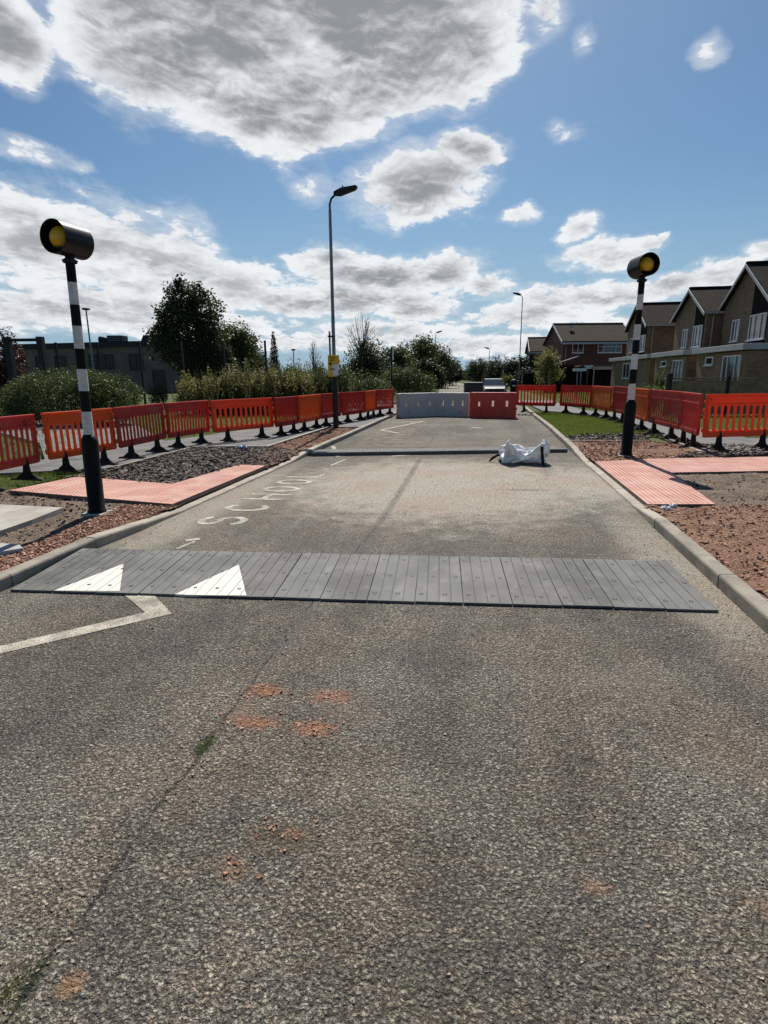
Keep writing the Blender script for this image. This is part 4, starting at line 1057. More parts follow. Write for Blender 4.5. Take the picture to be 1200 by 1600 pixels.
# ================================================================== BULK BAG
# draped shape of a slumped cloth bag: packed vertex offsets and quads
BAG_POINTS = [
88,196,7,71,219,27,81,262,21,84,295,17,88,334,16,91,367,12,95,405,10,101,447,17,105,479,28,101,514,15,98,548,2,98,587,19,95,627,46,92,660,15,83,692,12,
78,729,12,73,772,16,68,802,13,60,842,39,52,879,12,46,914,28,38,951,55,40,977,108,112,208,90,110,231,14,115,270,12,119,306,25,122,343,43,132,375,16,133,
415,15,138,448,26,136,483,25,140,518,21,142,555,42,139,591,33,136,631,17,129,666,36,124,702,15,114,734,41,109,777,53,103,806,60,97,847,42,91,879,23,83,
914,17,77,952,33,72,985,124,135,199,20,146,231,73,147,273,67,155,308,56,156,340,20,163,379,16,167,418,15,170,452,17,171,485,8,179,520,4,173,561,29,172,
591,15,174,629,5,161,667,4,161,706,10,149,739,15,141,776,16,140,815,25,135,851,46,128,886,20,118,918,16,115,955,28,108,987,103,179,199,4,181,233,76,
187,266,47,196,303,16,199,340,16,199,378,16,205,410,23,207,447,6,210,488,1,214,527,4,217,563,13,208,595,15,205,633,18,204,671,7,199,703,13,190,741,14,
178,773,21,175,810,16,170,847,17,159,883,35,154,919,13,151,957,22,147,991,87,211,203,14,222,234,74,223,269,68,230,298,16,235,339,16,238,372,16,248,410,
16,249,451,25,251,483,24,255,520,30,246,559,33,245,592,16,247,631,16,235,665,33,233,702,41,225,739,39,216,773,27,212,815,29,202,849,13,197,884,14,193,
919,10,191,955,16,183,987,65,247,198,27,257,235,54,263,262,87,268,300,16,275,334,16,277,370,16,286,405,16,286,443,16,292,482,16,292,519,21,286,550,19,
285,587,34,282,626,16,281,662,16,274,694,16,263,738,32,255,770,33,247,803,30,247,847,5,239,876,3,230,913,15,228,953,15,223,987,43,286,193,18,296,226,
89,296,261,91,306,289,17,314,327,16,318,363,16,325,403,16,324,434,16,325,469,16,327,513,16,322,546,16,323,582,16,321,622,32,316,655,18,313,690,16,304,
729,16,297,767,16,286,802,27,280,838,8,279,874,11,265,909,26,266,949,18,262,985,22,321,188,44,332,218,101,340,256,86,339,286,16,351,317,16,356,357,16,
356,395,16,358,430,16,363,463,16,364,502,16,360,542,16,357,571,16,357,614,16,354,650,16,346,685,16,339,718,16,333,753,16,322,795,16,316,831,21,315,865,
8,308,904,12,305,935,25,296,974,21,363,183,13,363,209,111,378,243,91,380,274,18,386,314,16,390,349,16,396,384,16,403,417,16,404,455,16,403,496,16,402,
529,16,401,563,16,396,602,16,390,642,16,387,677,16,376,710,16,370,746,16,362,789,20,353,824,29,349,856,17,343,890,5,339,927,16,336,965,16,404,180,20,
404,201,118,416,234,91,414,264,21,421,304,16,428,338,16,436,373,16,439,413,16,438,451,16,438,488,16,442,521,16,437,562,16,434,596,16,431,634,16,424,
671,16,414,705,16,410,739,16,400,774,17,398,812,25,387,853,0,379,889,14,374,917,24,373,957,15,442,175,16,445,191,119,450,225,89,458,257,19,459,296,16,
464,330,16,475,364,16,471,402,16,474,440,16,475,476,16,474,511,16,474,549,16,469,589,16,462,620,16,462,659,16,455,693,16,446,735,16,437,771,16,433,804,
16,429,841,13,419,878,30,413,916,35,412,950,6,475,166,20,484,187,114,486,219,80,493,248,22,496,293,16,501,329,16,510,365,16,508,396,16,517,430,16,511,
470,16,511,504,16,513,540,16,512,581,26,499,620,30,495,653,31,491,686,32,483,722,33,473,766,35,472,799,34,464,838,30,454,871,14,449,904,23,445,941,21,
507,151,5,516,180,103,527,216,57,532,248,16,540,281,16,539,323,16,548,355,16,549,392,16,551,429,16,551,469,16,554,503,16,549,537,16,547,580,16,538,614,
16,536,650,16,524,685,17,518,719,16,514,759,16,507,796,16,502,830,16,490,869,20,492,905,53,487,933,16,545,145,9,556,176,97,559,214,46,572,249,16,574,
280,16,577,321,16,586,353,16,591,392,16,589,427,16,592,464,16,590,497,16,588,535,16,586,571,16,576,610,16,571,647,17,569,680,26,560,721,12,553,755,11,
543,790,15,537,826,16,529,863,42,524,899,65,524,932,18,582,153,15,595,174,99,600,211,44,609,247,18,610,280,15,620,317,16,618,358,16,622,390,16,625,426,
16,629,463,16,626,500,16,627,533,16,621,571,16,612,611,16,608,643,16,603,686,16,596,720,0,591,759,9,578,790,14,579,831,32,566,866,36,567,900,68,563,
931,10,619,149,10,626,179,93,633,214,55,643,248,24,653,284,16,655,320,16,657,355,16,663,397,16,661,434,16,666,463,16,666,503,16,662,537,16,658,577,16,
655,614,16,649,651,16,638,682,19,633,719,0,623,757,8,619,795,14,613,834,16,603,867,44,598,903,70,598,931,18,657,154,34,667,187,96,671,219,86,684,255,
37,684,292,16,691,330,15,698,365,16,703,399,16,706,432,16,701,475,16,697,510,16,703,547,16,699,578,16,691,619,16,684,654,16,680,688,18,667,728,3,667,
766,20,658,798,16,653,832,16,641,874,29,643,906,62,639,939,32,696,155,17,698,191,38,704,229,48,716,263,68,726,293,17,730,333,16,733,373,15,734,405,15,
739,441,16,744,480,15,739,515,15,736,556,16,736,589,16,725,625,15,719,660,16,711,699,16,712,735,18,702,768,26,693,806,16,687,841,16,679,881,22,680,918,
40,673,947,56,728,166,67,741,200,77,747,236,41,751,272,33,759,309,45,767,343,16,772,378,15,775,418,15,779,450,22,778,490,16,779,525,14,778,557,12,771,
598,11,765,637,14,764,668,22,754,708,17,748,741,16,741,777,16,728,816,16,726,850,16,719,891,27,716,922,50,712,959,19,766,173,37,777,210,69,785,244,55,
790,275,37,797,312,27,808,350,37,810,389,12,810,426,7,813,456,5,816,495,4,818,532,4,809,565,3,805,605,4,805,638,8,796,678,18,794,718,4,787,752,12,777,
785,16,770,821,16,761,863,17,757,897,42,750,929,17,746,968,17,803,181,33,816,213,50,819,254,69,829,285,68,835,321,48,845,360,27,847,393,17,849,432,10,
851,466,14,850,507,3,855,544,5,850,580,7,843,612,6,843,647,7,831,689,10,826,721,3,820,763,5,809,799,3,805,833,14,799,865,33,797,902,16,790,944,16,782,
981,16,838,185,10,848,220,16,858,260,18,866,294,31,868,335,61,876,367,55,880,405,45,887,438,33,886,475,13,893,510,14,887,551,14,888,589,14,884,625,14,
875,662,12,868,692,10,862,734,9,858,772,15,855,808,11,845,840,16,840,879,16,828,914,16,821,946,15,821,988,16,882,196,29,883,232,17,897,268,6,900,301,
14,905,339,23,917,372,5,922,414,4,923,450,8,924,482,7,929,523,15,927,553,10,928,594,16,923,627,16,915,663,15,907,702,15,902,740,16,899,774,16,892,813,
16,880,846,16,878,886,17,864,922,19,861,956,24,860,992,26,95,189,116,122,195,190,143,209,259,173,209,294,202,201,285,189,172,324,174,160,223,163,133,
178,142,129,80,126,108,18,107,84,15,94,57,39,100,38,116,103,28,218,111,30,336,108,38,439,113,54,541,123,66,649,135,83,742,154,80,835,175,77,911,205,75,
929,130,182,82,152,197,156,170,218,202,193,194,197,199,169,222,224,158,285,207,134,222,200,135,108,180,115,46,161,90,36,136,70,63,116,86,118,128,61,
162,139,49,256,143,41,360,145,48,469,154,73,559,167,65,665,178,88,735,181,61,779,178,42,861,208,40,863,164,205,88,192,190,140,211,218,159,225,202,234,
239,173,196,247,144,183,238,116,221,236,120,112,216,98,66,189,79,97,162,88,140,140,108,157,149,88,235,161,74,314,173,59,401,170,85,492,189,72,571,185,
89,666,208,66,720,218,62,821,206,37,780,211,9,813,190,180,74,218,196,74,243,215,124,260,204,213,273,176,240,283,145,231,264,124,161,266,98,110,240,81,
145,220,104,162,191,113,191,165,102,231,149,113,322,173,103,394,200,91,409,194,103,508,199,101,625,226,102,721,235,77,763,254,53,797,245,26,750,238,1,
704,228,171,39,249,179,128,277,198,105,298,207,182,308,175,157,314,144,153,309,115,144,294,88,178,267,86,233,236,96,259,213,110,304,189,129,270,172,
140,344,197,124,376,213,120,484,233,112,565,238,116,687,251,90,626,266,69,681,284,49,734,278,23,676,266,2,610,268,165,17,288,160,111,312,179,92,334,
200,141,340,171,173,340,145,229,337,116,193,319,99,256,291,98,312,263,110,339,242,127,297,222,144,346,200,165,374,221,148,417,228,147,531,252,143,627,
269,120,651,279,93,597,300,76,659,315,48,651,309,24,585,289,9,506,304,161,5,322,142,92,348,162,83,371,182,127,380,175,226,379,144,210,371,122,279,345,
118,338,312,123,346,290,137,282,269,154,336,247,173,306,240,188,395,243,174,488,270,155,513,287,154,610,292,127,554,318,106,581,337,78,573,342,47,572,
335,26,484,314,11,411,343,155,9,352,127,57,379,146,83,394,157,178,418,173,218,396,168,288,395,144,351,364,149,377,333,155,339,317,159,250,293,176,291,
274,201,298,276,201,405,283,193,505,296,170,552,324,150,580,330,120,561,336,99,468,360,75,470,371,46,487,355,30,397,344,11,321,376,153,16,388,120,28,
401,119,146,424,140,127,413,136,233,416,143,335,414,163,415,388,180,389,362,181,319,344,185,230,322,206,223,302,215,305,310,206,405,318,194,499,325,
166,471,352,144,494,365,117,518,369,100,415,379,69,370,400,46,392,389,28,303,370,14,222,419,148,41,430,116,55,433,102,152,444,121,237,440,147,190,448,
157,284,437,180,335,416,202,346,398,193,255,372,211,237,346,227,205,342,211,294,349,199,388,357,194,489,365,165,487,379,140,423,404,117,451,410,93,372,
409,71,277,430,47,294,415,28,219,402,10,132,449,142,16,465,119,96,476,100,186,481,124,251,479,152,264,468,172,190,450,196,211,450,213,297,427,213,212,
403,227,169,382,242,237,377,229,330,383,204,380,392,196,478,404,164,487,414,135,466,425,125,342,432,100,271,445,74,195,460,47,195,440,29,127,434,0,116,
490,138,83,503,108,90,513,104,197,511,131,238,514,162,226,505,190,238,485,205,167,484,225,244,455,236,201,428,251,155,414,248,254,409,239,354,415,220,
433,431,195,460,441,163,443,449,133,429,457,121,314,467,92,269,483,73,167,485,46,108,477,17,120,460,3,193,527,137,104,540,108,108,550,111,213,548,141,
211,547,169,247,537,186,159,528,213,184,509,240,185,483,243,120,469,264,179,452,253,271,446,245,372,450,219,426,454,192,366,467,160,333,476,131,318,
491,101,344,511,89,236,515,66,161,520,36,145,513,10,204,494,17,282,558,138,107,576,108,124,587,118,227,586,147,251,578,168,186,573,195,133,561,222,149,
542,241,88,520,262,105,505,271,198,493,257,289,487,246,385,490,216,400,491,185,382,499,160,313,510,128,301,532,100,337,540,73,272,551,55,173,554,25,
199,539,13,280,523,33,331,598,136,87,615,111,140,622,125,236,625,156,223,619,183,178,605,206,117,592,231,91,570,254,77,551,275,108,542,265,203,529,252,
293,526,240,390,523,213,323,523,183,311,538,153,310,548,123,348,561,101,257,573,73,223,589,44,207,587,18,273,569,24,356,551,48,369,635,135,90,651,112,
158,656,136,227,659,166,181,658,196,152,641,221,140,624,245,111,609,270,83,588,285,148,569,284,237,558,272,332,560,240,316,558,210,303,566,179,312,577,
152,373,584,130,297,600,100,269,613,70,257,623,39,273,616,20,356,602,43,405,582,61,447,678,127,65,686,120,163,694,149,213,696,180,197,688,209,175,674,
234,146,660,257,101,642,282,113,619,280,193,598,258,204,582,247,302,580,238,404,583,205,418,600,179,366,614,149,354,614,118,371,629,91,329,647,65,294,
652,37,341,641,27,439,629,49,496,616,75,459,715,132,74,724,127,175,729,161,151,726,190,143,728,221,145,714,247,138,698,271,112,674,280,181,652,258,174,
627,237,181,618,222,270,602,204,364,612,201,464,620,167,475,628,139,450,642,110,434,663,85,391,680,61,347,680,37,419,668,34,517,662,67,524,645,91,512,
748,141,81,760,140,185,760,173,177,764,201,132,763,231,124,751,258,115,732,270,184,705,252,199,681,242,264,651,224,251,635,197,228,625,177,325,640,173,
417,659,165,505,666,135,497,682,115,421,701,88,401,714,59,418,710,41,506,698,50,607,685,77,616,679,106,603,788,151,88,798,160,194,793,189,224,798,212,
154,792,240,137,781,264,188,755,243,185,732,232,243,701,214,254,680,207,336,666,178,308,652,148,281,658,143,388,685,149,442,700,134,517,698,100,530,
722,77,520,747,54,500,740,47,604,727,66,680,719,95,671,715,114,582,823,162,99,831,178,198,826,203,255,834,223,174,827,248,230,800,247,283,778,227,272,
759,202,234,736,213,316,710,193,269,698,165,293,686,137,266,686,115,333,711,125,382,716,99,442,733,109,519,750,86,570,775,65,566,768,58,686,755,83,728,
755,112,686,754,116,581,861,177,99,851,204,154,867,205,260,844,216,302,844,244,317,825,226,366,805,202,317,783,183,296,753,181,324,742,182,207,732,154,
217,724,126,238,721,102,299,731,93,391,751,108,464,762,80,500,783,100,541,790,90,657,797,76,761,788,105,794,785,116,694,785,135,614,892,198,138,886,
212,239,879,242,270,883,214,323,869,220,410,841,202,403,813,190,427,786,176,435,783,159,329,761,149,251,734,152,320,751,129,310,751,99,314,757,114,408,
777,88,401,800,78,475,817,74,574,826,81,680,826,99,780,814,124,826,807,148,767,797,161,677,902,232,121,913,242,230,909,241,341,886,240,412,862,249,361,
846,237,445,816,225,467,795,206,402,766,185,400,741,172,367,767,149,380,752,137,452,768,132,357,794,117,322,815,102,382,824,106,489,849,97,570,858,106,
678,855,122,772,846,147,829,843,165,742,826,184,685,905,272,108,921,276,217,911,280,323,882,279,357,863,279,442,838,268,380,813,245,381,784,243,413,
774,216,347,748,202,402,758,177,460,781,163,509,800,147,450,820,145,351,843,125,369,862,129,480,881,119,571,889,128,676,889,152,755,882,173,832,874,
186,742,853,206,720,928,306,88,926,310,194,910,317,286,885,309,351,855,304,365,829,293,433,803,279,392,786,263,306,761,252,368,758,230,460,778,210,501,
799,190,525,823,174,475,845,168,380,874,153,358,893,149,455,907,153,562,916,157,671,923,169,780,907,194,773,886,200,847,875,224,802,937,338,82,911,343,
137,901,346,239,875,329,250,855,338,325,827,328,385,806,309,324,778,293,301,772,289,404,782,261,463,795,238,527,822,221,527,850,204,494,873,190,441,
895,178,358,920,180,452,931,186,559,946,189,668,949,191,773,932,202,850,915,218,925,893,239,928,938,378,87,917,374,163,887,381,181,868,356,153,846,359,
230,817,346,272,798,349,353,770,332,375,794,311,418,794,296,513,817,271,506,840,251,508,874,236,491,899,223,433,923,214,355,945,212,449,957,212,556,
967,220,662,962,231,761,944,238,841,921,249,902,913,257,999,939,409,91,912,415,148,887,401,101,861,397,148,834,380,119,807,376,186,784,374,261,782,367,
374,793,347,462,814,324,506,839,307,493,867,288,504,893,268,478,920,250,426,949,244,352,966,240,446,978,238,553,981,253,653,969,264,742,954,272,830,
928,284,875,920,295,970,940,449,104,910,445,93,883,437,136,854,427,136,828,415,80,818,411,186,791,408,255,798,398,358,809,366,370,830,345,408,856,336,
468,879,311,439,909,297,394,939,288,405,967,276,347,986,273,436,997,274,545,990,288,640,981,296,736,966,312,815,938,323,845,931,328,950,935,483,112,
905,483,115,877,473,85,848,465,107,819,454,65,796,437,126,816,435,214,821,414,311,817,398,404,841,376,362,869,366,401,895,343,358,922,326,327,952,308,
332,985,302,342,999,306,449,976,300,516,967,311,612,949,308,700,944,335,752,946,358,822,945,362,928,931,519,111,900,520,101,871,513,92,844,501,60,815,
485,66,789,476,112,792,461,221,803,453,322,827,431,365,854,413,312,876,387,312,902,367,290,937,350,279,969,341,294,996,338,352,985,342,456,967,335,538,
939,334,581,934,344,681,910,343,757,907,367,826,913,385,909,925,561,117,895,552,84,866,550,63,836,540,67,808,522,65,782,513,114,787,496,219,813,475,
242,840,460,274,870,443,304,892,418,278,920,398,231,950,388,248,983,375,259,968,364,343,966,375,448,954,373,546,924,369,564,915,381,663,894,381,742,
870,381,820,877,388,919,920,591,116,888,593,103,859,587,67,831,572,62,802,558,61,777,548,103,800,528,140,823,514,206,851,491,216,879,471,243,901,450,
198,934,436,203,961,417,217,978,410,314,961,399,398,937,383,419,941,402,501,917,408,573,895,409,646,865,402,688,854,413,783,865,424,872,912,629,116,
883,626,87,853,624,65,824,611,64,795,597,63,783,583,137,808,559,129,834,537,146,864,525,186,888,502,161,915,484,185,946,468,193,968,456,260,963,441,
360,936,427,354,908,417,382,913,430,473,886,419,514,867,434,585,839,431,647,850,446,730,855,456,826,908,668,113,878,665,76,847,654,66,818,646,67,790,
634,68,791,615,155,820,599,133,844,572,119,873,552,129,897,534,180,931,517,175,955,499,211,959,489,316,940,470,363,916,454,345,885,446,352,885,458,448,
857,446,481,832,438,539,839,465,586,846,483,668,854,487,773,899,707,114,870,700,71,841,696,90,811,685,93,783,671,95,808,651,137,828,628,183,856,614,
128,881,588,159,913,572,174,942,553,188,953,538,277,938,512,304,917,501,375,890,488,358,864,473,324,857,486,422,830,481,484,802,468,520,809,487,596,
824,512,631,841,524,707,892,744,117,865,736,71,834,727,62,805,722,57,788,701,130,809,682,182,839,665,162,867,647,134,892,626,171,923,609,180,944,585,
230,926,562,251,914,543,329,888,529,348,877,510,269,854,509,339,827,510,398,799,493,419,775,498,488,784,519,562,795,536,636,822,553,628,886,778,115,
857,772,78,827,766,67,799,757,69,798,742,163,821,723,198,849,699,194,875,679,147,904,658,162,924,639,221,914,615,278,900,589,242,884,564,243,863,556,
313,848,543,225,823,534,278,795,525,315,768,508,340,776,531,411,785,550,482,796,569,555,804,579,655,878,814,119,849,810,70,820,800,57,794,785,91,807,
774,177,832,753,138,856,729,128,888,715,164,895,688,233,887,659,214,884,630,260,876,605,316,865,591,229,841,572,226,814,558,251,791,544,183,765,534,
219,756,544,316,746,555,416,761,580,449,782,598,495,812,603,551,872,850,120,843,846,77,814,838,74,791,822,123,819,804,131,843,782,128,870,766,160,858,
731,194,861,705,255,885,681,291,872,656,336,852,633,313,834,621,238,810,602,239,784,585,236,763,570,160,737,561,194,718,569,286,745,582,304,768,600,
332,792,615,381,813,629,434,866,883,121,837,882,90,808,873,105,803,854,187,832,838,153,856,815,148,846,790,204,848,762,276,873,739,301,862,713,347,848,
688,297,829,667,259,807,648,282,783,631,243,763,613,176,737,599,117,707,598,171,719,610,262,729,620,357,755,629,303,780,648,313,807,656,364,860,924,
124,831,915,103,810,902,162,814,884,247,830,857,268,859,844,268,837,815,258,857,792,315,853,766,371,842,741,308,826,719,265,807,696,284,785,680,212,
763,662,150,742,643,115,712,629,94,701,636,204,694,631,306,711,648,366,735,670,347,763,680,298,791,693,325,856,957,126,827,955,159,826,937,241,840,911,
284,835,883,345,859,863,372,853,829,384,826,815,347,825,787,403,819,766,314,801,741,302,778,725,257,762,709,162,739,689,133,709,676,146,679,664,111,
669,649,195,684,669,260,693,684,345,718,696,293,745,710,315,773,724,314,846,996,129,844,977,209,845,962,301,846,939,375,844,914,439,843,882,463,845,
849,489,823,827,480,798,808,435,786,787,362,769,771,283,765,752,187,737,736,155,709,719,153,689,701,92,666,693,161,643,680,211,664,703,237,675,718,315,
699,728,251,726,745,256,753,759,297,814,999,106,810,991,210,804,973,290,810,951,372,809,925,440,807,894,452,807,866,503,807,855,390,794,834,322,779,
809,261,763,790,198,736,772,164,706,756,126,683,736,96,658,719,55,634,698,78,615,700,157,624,709,254,647,730,243,667,752,228,698,766,234,716,784,288,
776,999,91,770,996,196,773,968,231,773,949,315,776,938,421,776,909,468,769,883,512,773,864,414,768,851,301,748,832,240,729,810,184,706,789,149,678,772,
125,649,756,73,626,736,57,601,715,52,616,732,127,598,736,210,615,750,284,638,771,273,663,788,232,688,804,275,733,992,71,733,997,178,740,967,185,735,
954,278,738,940,377,737,924,471,741,895,519,736,882,409,729,856,363,718,848,249,692,829,218,672,810,136,644,792,121,621,772,69,594,752,67,572,731,69,
573,732,177,577,761,154,585,767,258,606,787,219,631,807,229,658,822,274,698,984,55,697,997,155,703,968,144,705,948,226,708,932,321,706,915,411,704,907,
520,706,879,478,690,862,406,681,847,307,665,846,203,640,828,171,608,813,116,587,789,84,558,771,70,543,752,140,538,733,222,539,762,215,554,789,213,574,
797,287,593,821,268,618,840,303,657,974,54,656,997,122,666,968,112,671,963,221,673,947,315,669,925,387,665,903,453,670,879,523,659,878,413,647,854,353,
630,850,258,608,847,159,577,829,146,548,808,132,526,784,123,507,759,152,508,740,230,514,760,311,517,789,291,539,811,299,562,834,308,583,852,353,625,
966,63,621,984,145,635,968,217,646,946,136,642,935,244,661,911,284,653,892,365,642,904,453,628,879,486,612,878,388,599,878,273,575,856,266,551,839,210,
520,821,173,494,798,174,473,772,186,469,754,265,486,761,357,502,785,384,517,811,398,531,839,375,554,861,394,589,954,80,587,970,169,604,962,257,613,935,
222,629,916,142,622,922,251,639,927,344,615,911,372,612,910,476,590,908,383,576,883,356,543,868,332,515,850,308,485,836,240,464,813,227,445,788,227,
432,766,296,444,774,396,463,794,446,477,820,445,500,842,468,522,867,461,550,936,102,554,947,196,566,956,296,579,943,205,590,915,219,612,889,238,600,
911,298,593,937,347,581,939,442,569,913,464,544,893,432,517,875,407,486,859,379,457,849,306,437,825,321,413,802,283,400,776,320,416,784,415,431,801,
490,450,826,502,466,851,511,486,875,525,522,952,90,520,964,186,524,947,272,542,923,233,561,909,149,576,883,146,566,899,236,573,909,339,554,922,403,531,
933,467,507,912,467,488,893,417,457,875,427,426,863,374,410,835,386,383,814,381,362,789,352,382,801,428,396,817,502,419,832,566,432,859,557,447,883,
518,480,951,104,488,965,193,494,941,249,509,915,227,521,899,147,539,874,122,547,874,234,540,902,275,523,926,309,509,939,387,479,924,404,454,911,451,
423,894,410,400,877,458,374,855,439,357,833,376,337,808,399,349,796,493,366,816,561,380,842,593,395,866,549,410,890,496,454,968,67,446,957,161,455,933,
215,474,907,222,489,891,146,502,865,100,509,859,206,504,887,262,491,911,305,478,937,310,450,943,374,421,933,415,392,916,438,368,895,456,348,877,387,
328,859,454,318,830,490,312,800,533,328,827,553,342,852,612,360,872,547,375,899,523,416,977,52,419,947,104,424,922,154,431,898,207,451,877,156,467,859,
84,478,848,182,467,873,233,457,898,281,443,920,332,422,940,298,388,941,342,363,927,390,339,912,435,316,887,437,294,864,386,284,837,434,278,812,501,290,
835,559,306,860,624,324,885,581,343,902,505,375,979,88,382,954,147,385,927,189,404,902,150,419,879,101,427,852,71,436,842,169,440,852,272,424,875,315,
407,899,338,391,917,269,359,930,271,329,936,322,309,914,352,280,901,401,261,877,419,250,848,396,247,844,503,258,833,618,274,853,558,295,873,504,299,
907,493,344,981,106,347,958,181,356,932,123,364,905,81,382,877,71,390,848,59,407,860,141,404,860,247,396,856,347,384,877,269,359,894,240,332,911,224,
304,922,258,273,927,309,252,904,335,231,889,398,216,863,401,211,851,497,216,848,611,239,866,552,267,874,608,267,902,541,302,983,122,312,954,182,317,
927,139,327,904,68,339,875,71,353,847,82,372,849,169,384,824,207,372,851,233,345,864,263,334,884,325,305,883,250,277,897,242,241,904,251,214,916,297,
201,891,330,192,890,430,177,872,497,183,866,607,210,886,610,232,863,646,243,893,648,266,980,140,270,951,180,283,933,93,298,906,123,312,878,140,319,849,
155,346,832,112,352,812,187,350,822,287,337,840,356,309,848,319,282,860,281,248,868,276,216,879,266,186,892,266,166,910,318,156,892,396,161,903,490,
172,898,597,182,886,699,196,858,712,224,880,738,225,978,152,226,948,160,239,928,83,260,899,98,275,872,70,292,845,68,306,818,91,310,818,195,316,818,298,
312,815,404,288,831,377,256,836,344,225,849,348,193,858,311,165,873,356,139,888,348,121,906,400,127,902,501,135,899,606,144,878,675,165,862,749,195,
852,785,189,975,163,189,945,141,202,923,73,216,894,70,236,865,58,254,839,78,268,816,132,287,799,200,288,791,304,291,792,409,264,807,427,228,812,429,
196,828,420,164,835,391,145,856,433,116,866,419,93,883,396,97,873,493,111,870,590,137,856,557,161,843,614,188,831,682,153,970,160,153,944,102,172,916,
75,181,887,107,211,873,140,221,840,115,241,827,188,249,798,234,255,782,320,259,767,412,235,780,469,207,793,481,174,807,473,141,815,472,113,827,419,99,
841,336,71,848,373,75,843,477,86,839,576,115,829,548,144,817,539,159,809,640,110,961,154,120,937,96,134,915,143,161,905,197,169,874,166,185,843,174,
205,835,252,216,805,288,228,797,384,220,767,397,206,753,488,175,765,479,147,778,453,128,794,360,98,800,366,76,811,292,51,818,355,55,811,456,63,810,563,
92,799,560,121,789,573,155,784,555,73,954,125,91,947,201,113,925,235,125,898,222,153,884,267,162,854,282,170,822,256,187,826,346,187,800,402,185,769,
422,186,738,400,155,744,428,130,757,365,116,773,275,83,769,289,58,786,256,35,785,329,39,779,434,43,784,547,72,772,560,99,759,567,132,755,536,48,962,
194,60,941,261,73,916,293,104,917,301,119,888,309,122,857,297,132,826,288,157,802,289,177,779,296,203,761,316,170,759,302,151,735,299,129,752,232,98,
750,175,67,753,195,36,749,216,20,750,307,16,753,414,20,752,522,50,743,564,76,729,559,110,725,551,32,935,146,59,923,159,80,900,171,89,882,256,112,873,
193,136,849,150,157,826,184,181,799,170,202,779,199,188,748,205,187,724,270,168,724,176,142,711,220,108,713,216,77,709,190,52,713,261,24,712,298,12,
720,400,36,720,468,53,741,412,85,736,419,108,716,429,20,909,87,43,893,119,59,876,186,75,853,227,99,834,169,124,820,113,149,797,99,171,775,103,193,751,
114,213,727,154,189,707,172,167,695,235,149,687,145,117,680,160,88,674,192,57,679,233,35,673,300,24,679,401,46,697,361,73,710,379,87,726,292,112,743,
334,20,876,38,20,862,131,37,842,181,59,821,179,85,811,114,106,785,117,133,763,94,155,737,82,179,716,76,199,693,111,210,676,188,189,656,227,165,644,165,
140,641,224,107,641,256,73,642,238,50,636,307,44,651,408,66,669,376,84,684,298,110,698,265,137,711,292,27,835,16,6,827,82,20,809,152,43,794,106,69,780,
96,93,755,93,117,727,105,140,704,83,167,684,67,191,661,62,197,641,140,206,626,226,182,607,197,154,606,243,122,603,207,91,602,245,65,605,315,69,616,416,
90,635,382,107,652,309,130,669,269,158,682,274,36,798,16,7,795,35,3,778,128,29,761,132,54,742,144,77,718,119,100,694,99,128,674,95,153,653,96,178,630,
66,202,610,82,210,587,151,192,579,231,164,565,226,132,569,191,114,570,279,86,564,328,90,586,420,107,606,363,130,618,317,156,632,281,180,653,279,47,764,
65,19,755,16,0,742,80,16,729,155,40,709,161,65,689,155,84,662,121,111,637,102,139,618,86,162,595,102,186,571,90,212,553,88,203,543,183,174,538,161,143,
534,175,121,532,252,105,529,342,115,551,423,129,573,361,154,587,340,175,607,289,202,622,285,54,731,85,31,726,16,6,709,39,5,691,128,27,677,185,51,655,
190,77,637,170,98,609,118,119,580,102,148,564,103,172,538,97,200,526,58,213,510,129,185,499,117,159,496,175,136,491,243,127,494,347,141,522,379,162,
542,417,174,555,328,198,571,331,227,584,304,65,691,92,32,691,80,18,674,13,2,664,95,14,639,162,37,618,193,64,601,206,89,580,189,105,549,147,133,531,98,
158,508,76,184,488,58,212,477,58,192,469,126,187,467,230,155,460,242,159,471,341,159,489,437,174,513,388,198,531,362,218,543,294,232,556,376,61,666,38,
43,660,119,32,646,23,9,627,49,8,604,129,25,584,188,48,566,228,76,547,243,104,521,230,123,498,179,147,475,119,171,455,77,198,439,68,218,433,144,207,437,
243,183,432,308,157,434,372,178,456,382,201,477,400,208,494,311,227,508,375,246,528,424,64,624,31,64,623,135,40,610,91,27,589,19,9,571,81,18,550,159,
39,535,215,64,510,248,90,488,274,120,472,255,146,448,203,159,428,123,181,407,81,207,402,136,214,399,239,185,397,262,179,403,368,195,423,425,209,442,
352,234,459,325,249,481,378,234,495,457,67,591,32,76,592,132,49,579,134,42,560,49,21,538,37,13,514,117,31,496,181,58,480,212,83,459,261,105,434,303,
136,416,279,161,401,215,162,381,120,187,372,171,218,368,188,195,361,254,204,379,335,217,393,421,230,404,337,252,426,362,246,445,445,222,457,498,69,556,
31,88,550,116,64,543,176,56,531,81,38,505,32,18,485,71,25,465,153,45,438,199,73,420,233,91,405,307,122,383,311,151,369,290,153,349,186,180,337,136,198,
339,222,224,340,282,208,338,372,229,360,351,253,381,346,261,402,424,240,414,488,211,416,521,72,515,46,96,518,105,86,510,198,71,496,119,48,476,96,33,
450,40,22,426,104,43,407,161,56,386,239,77,373,307,107,354,289,133,337,356,152,318,272,182,316,258,205,301,191,229,306,257,226,305,361,247,329,350,269,
344,393,255,360,471,230,371,518,205,387,561,74,484,29,99,482,95,104,485,199,80,465,188,64,444,131,50,419,72,33,391,64,29,370,147,53,350,192,59,334,286,
88,328,349,113,311,402,147,300,393,176,290,340,190,274,245,221,266,235,245,281,288,265,297,350,268,314,440,247,323,510,223,341,541,201,346,616,74,445,
69,94,446,155,122,448,194,98,430,230,78,412,173,61,386,142,51,361,75,29,342,107,41,325,196,62,302,249,74,291,346,105,273,371,138,271,372,165,258,429,
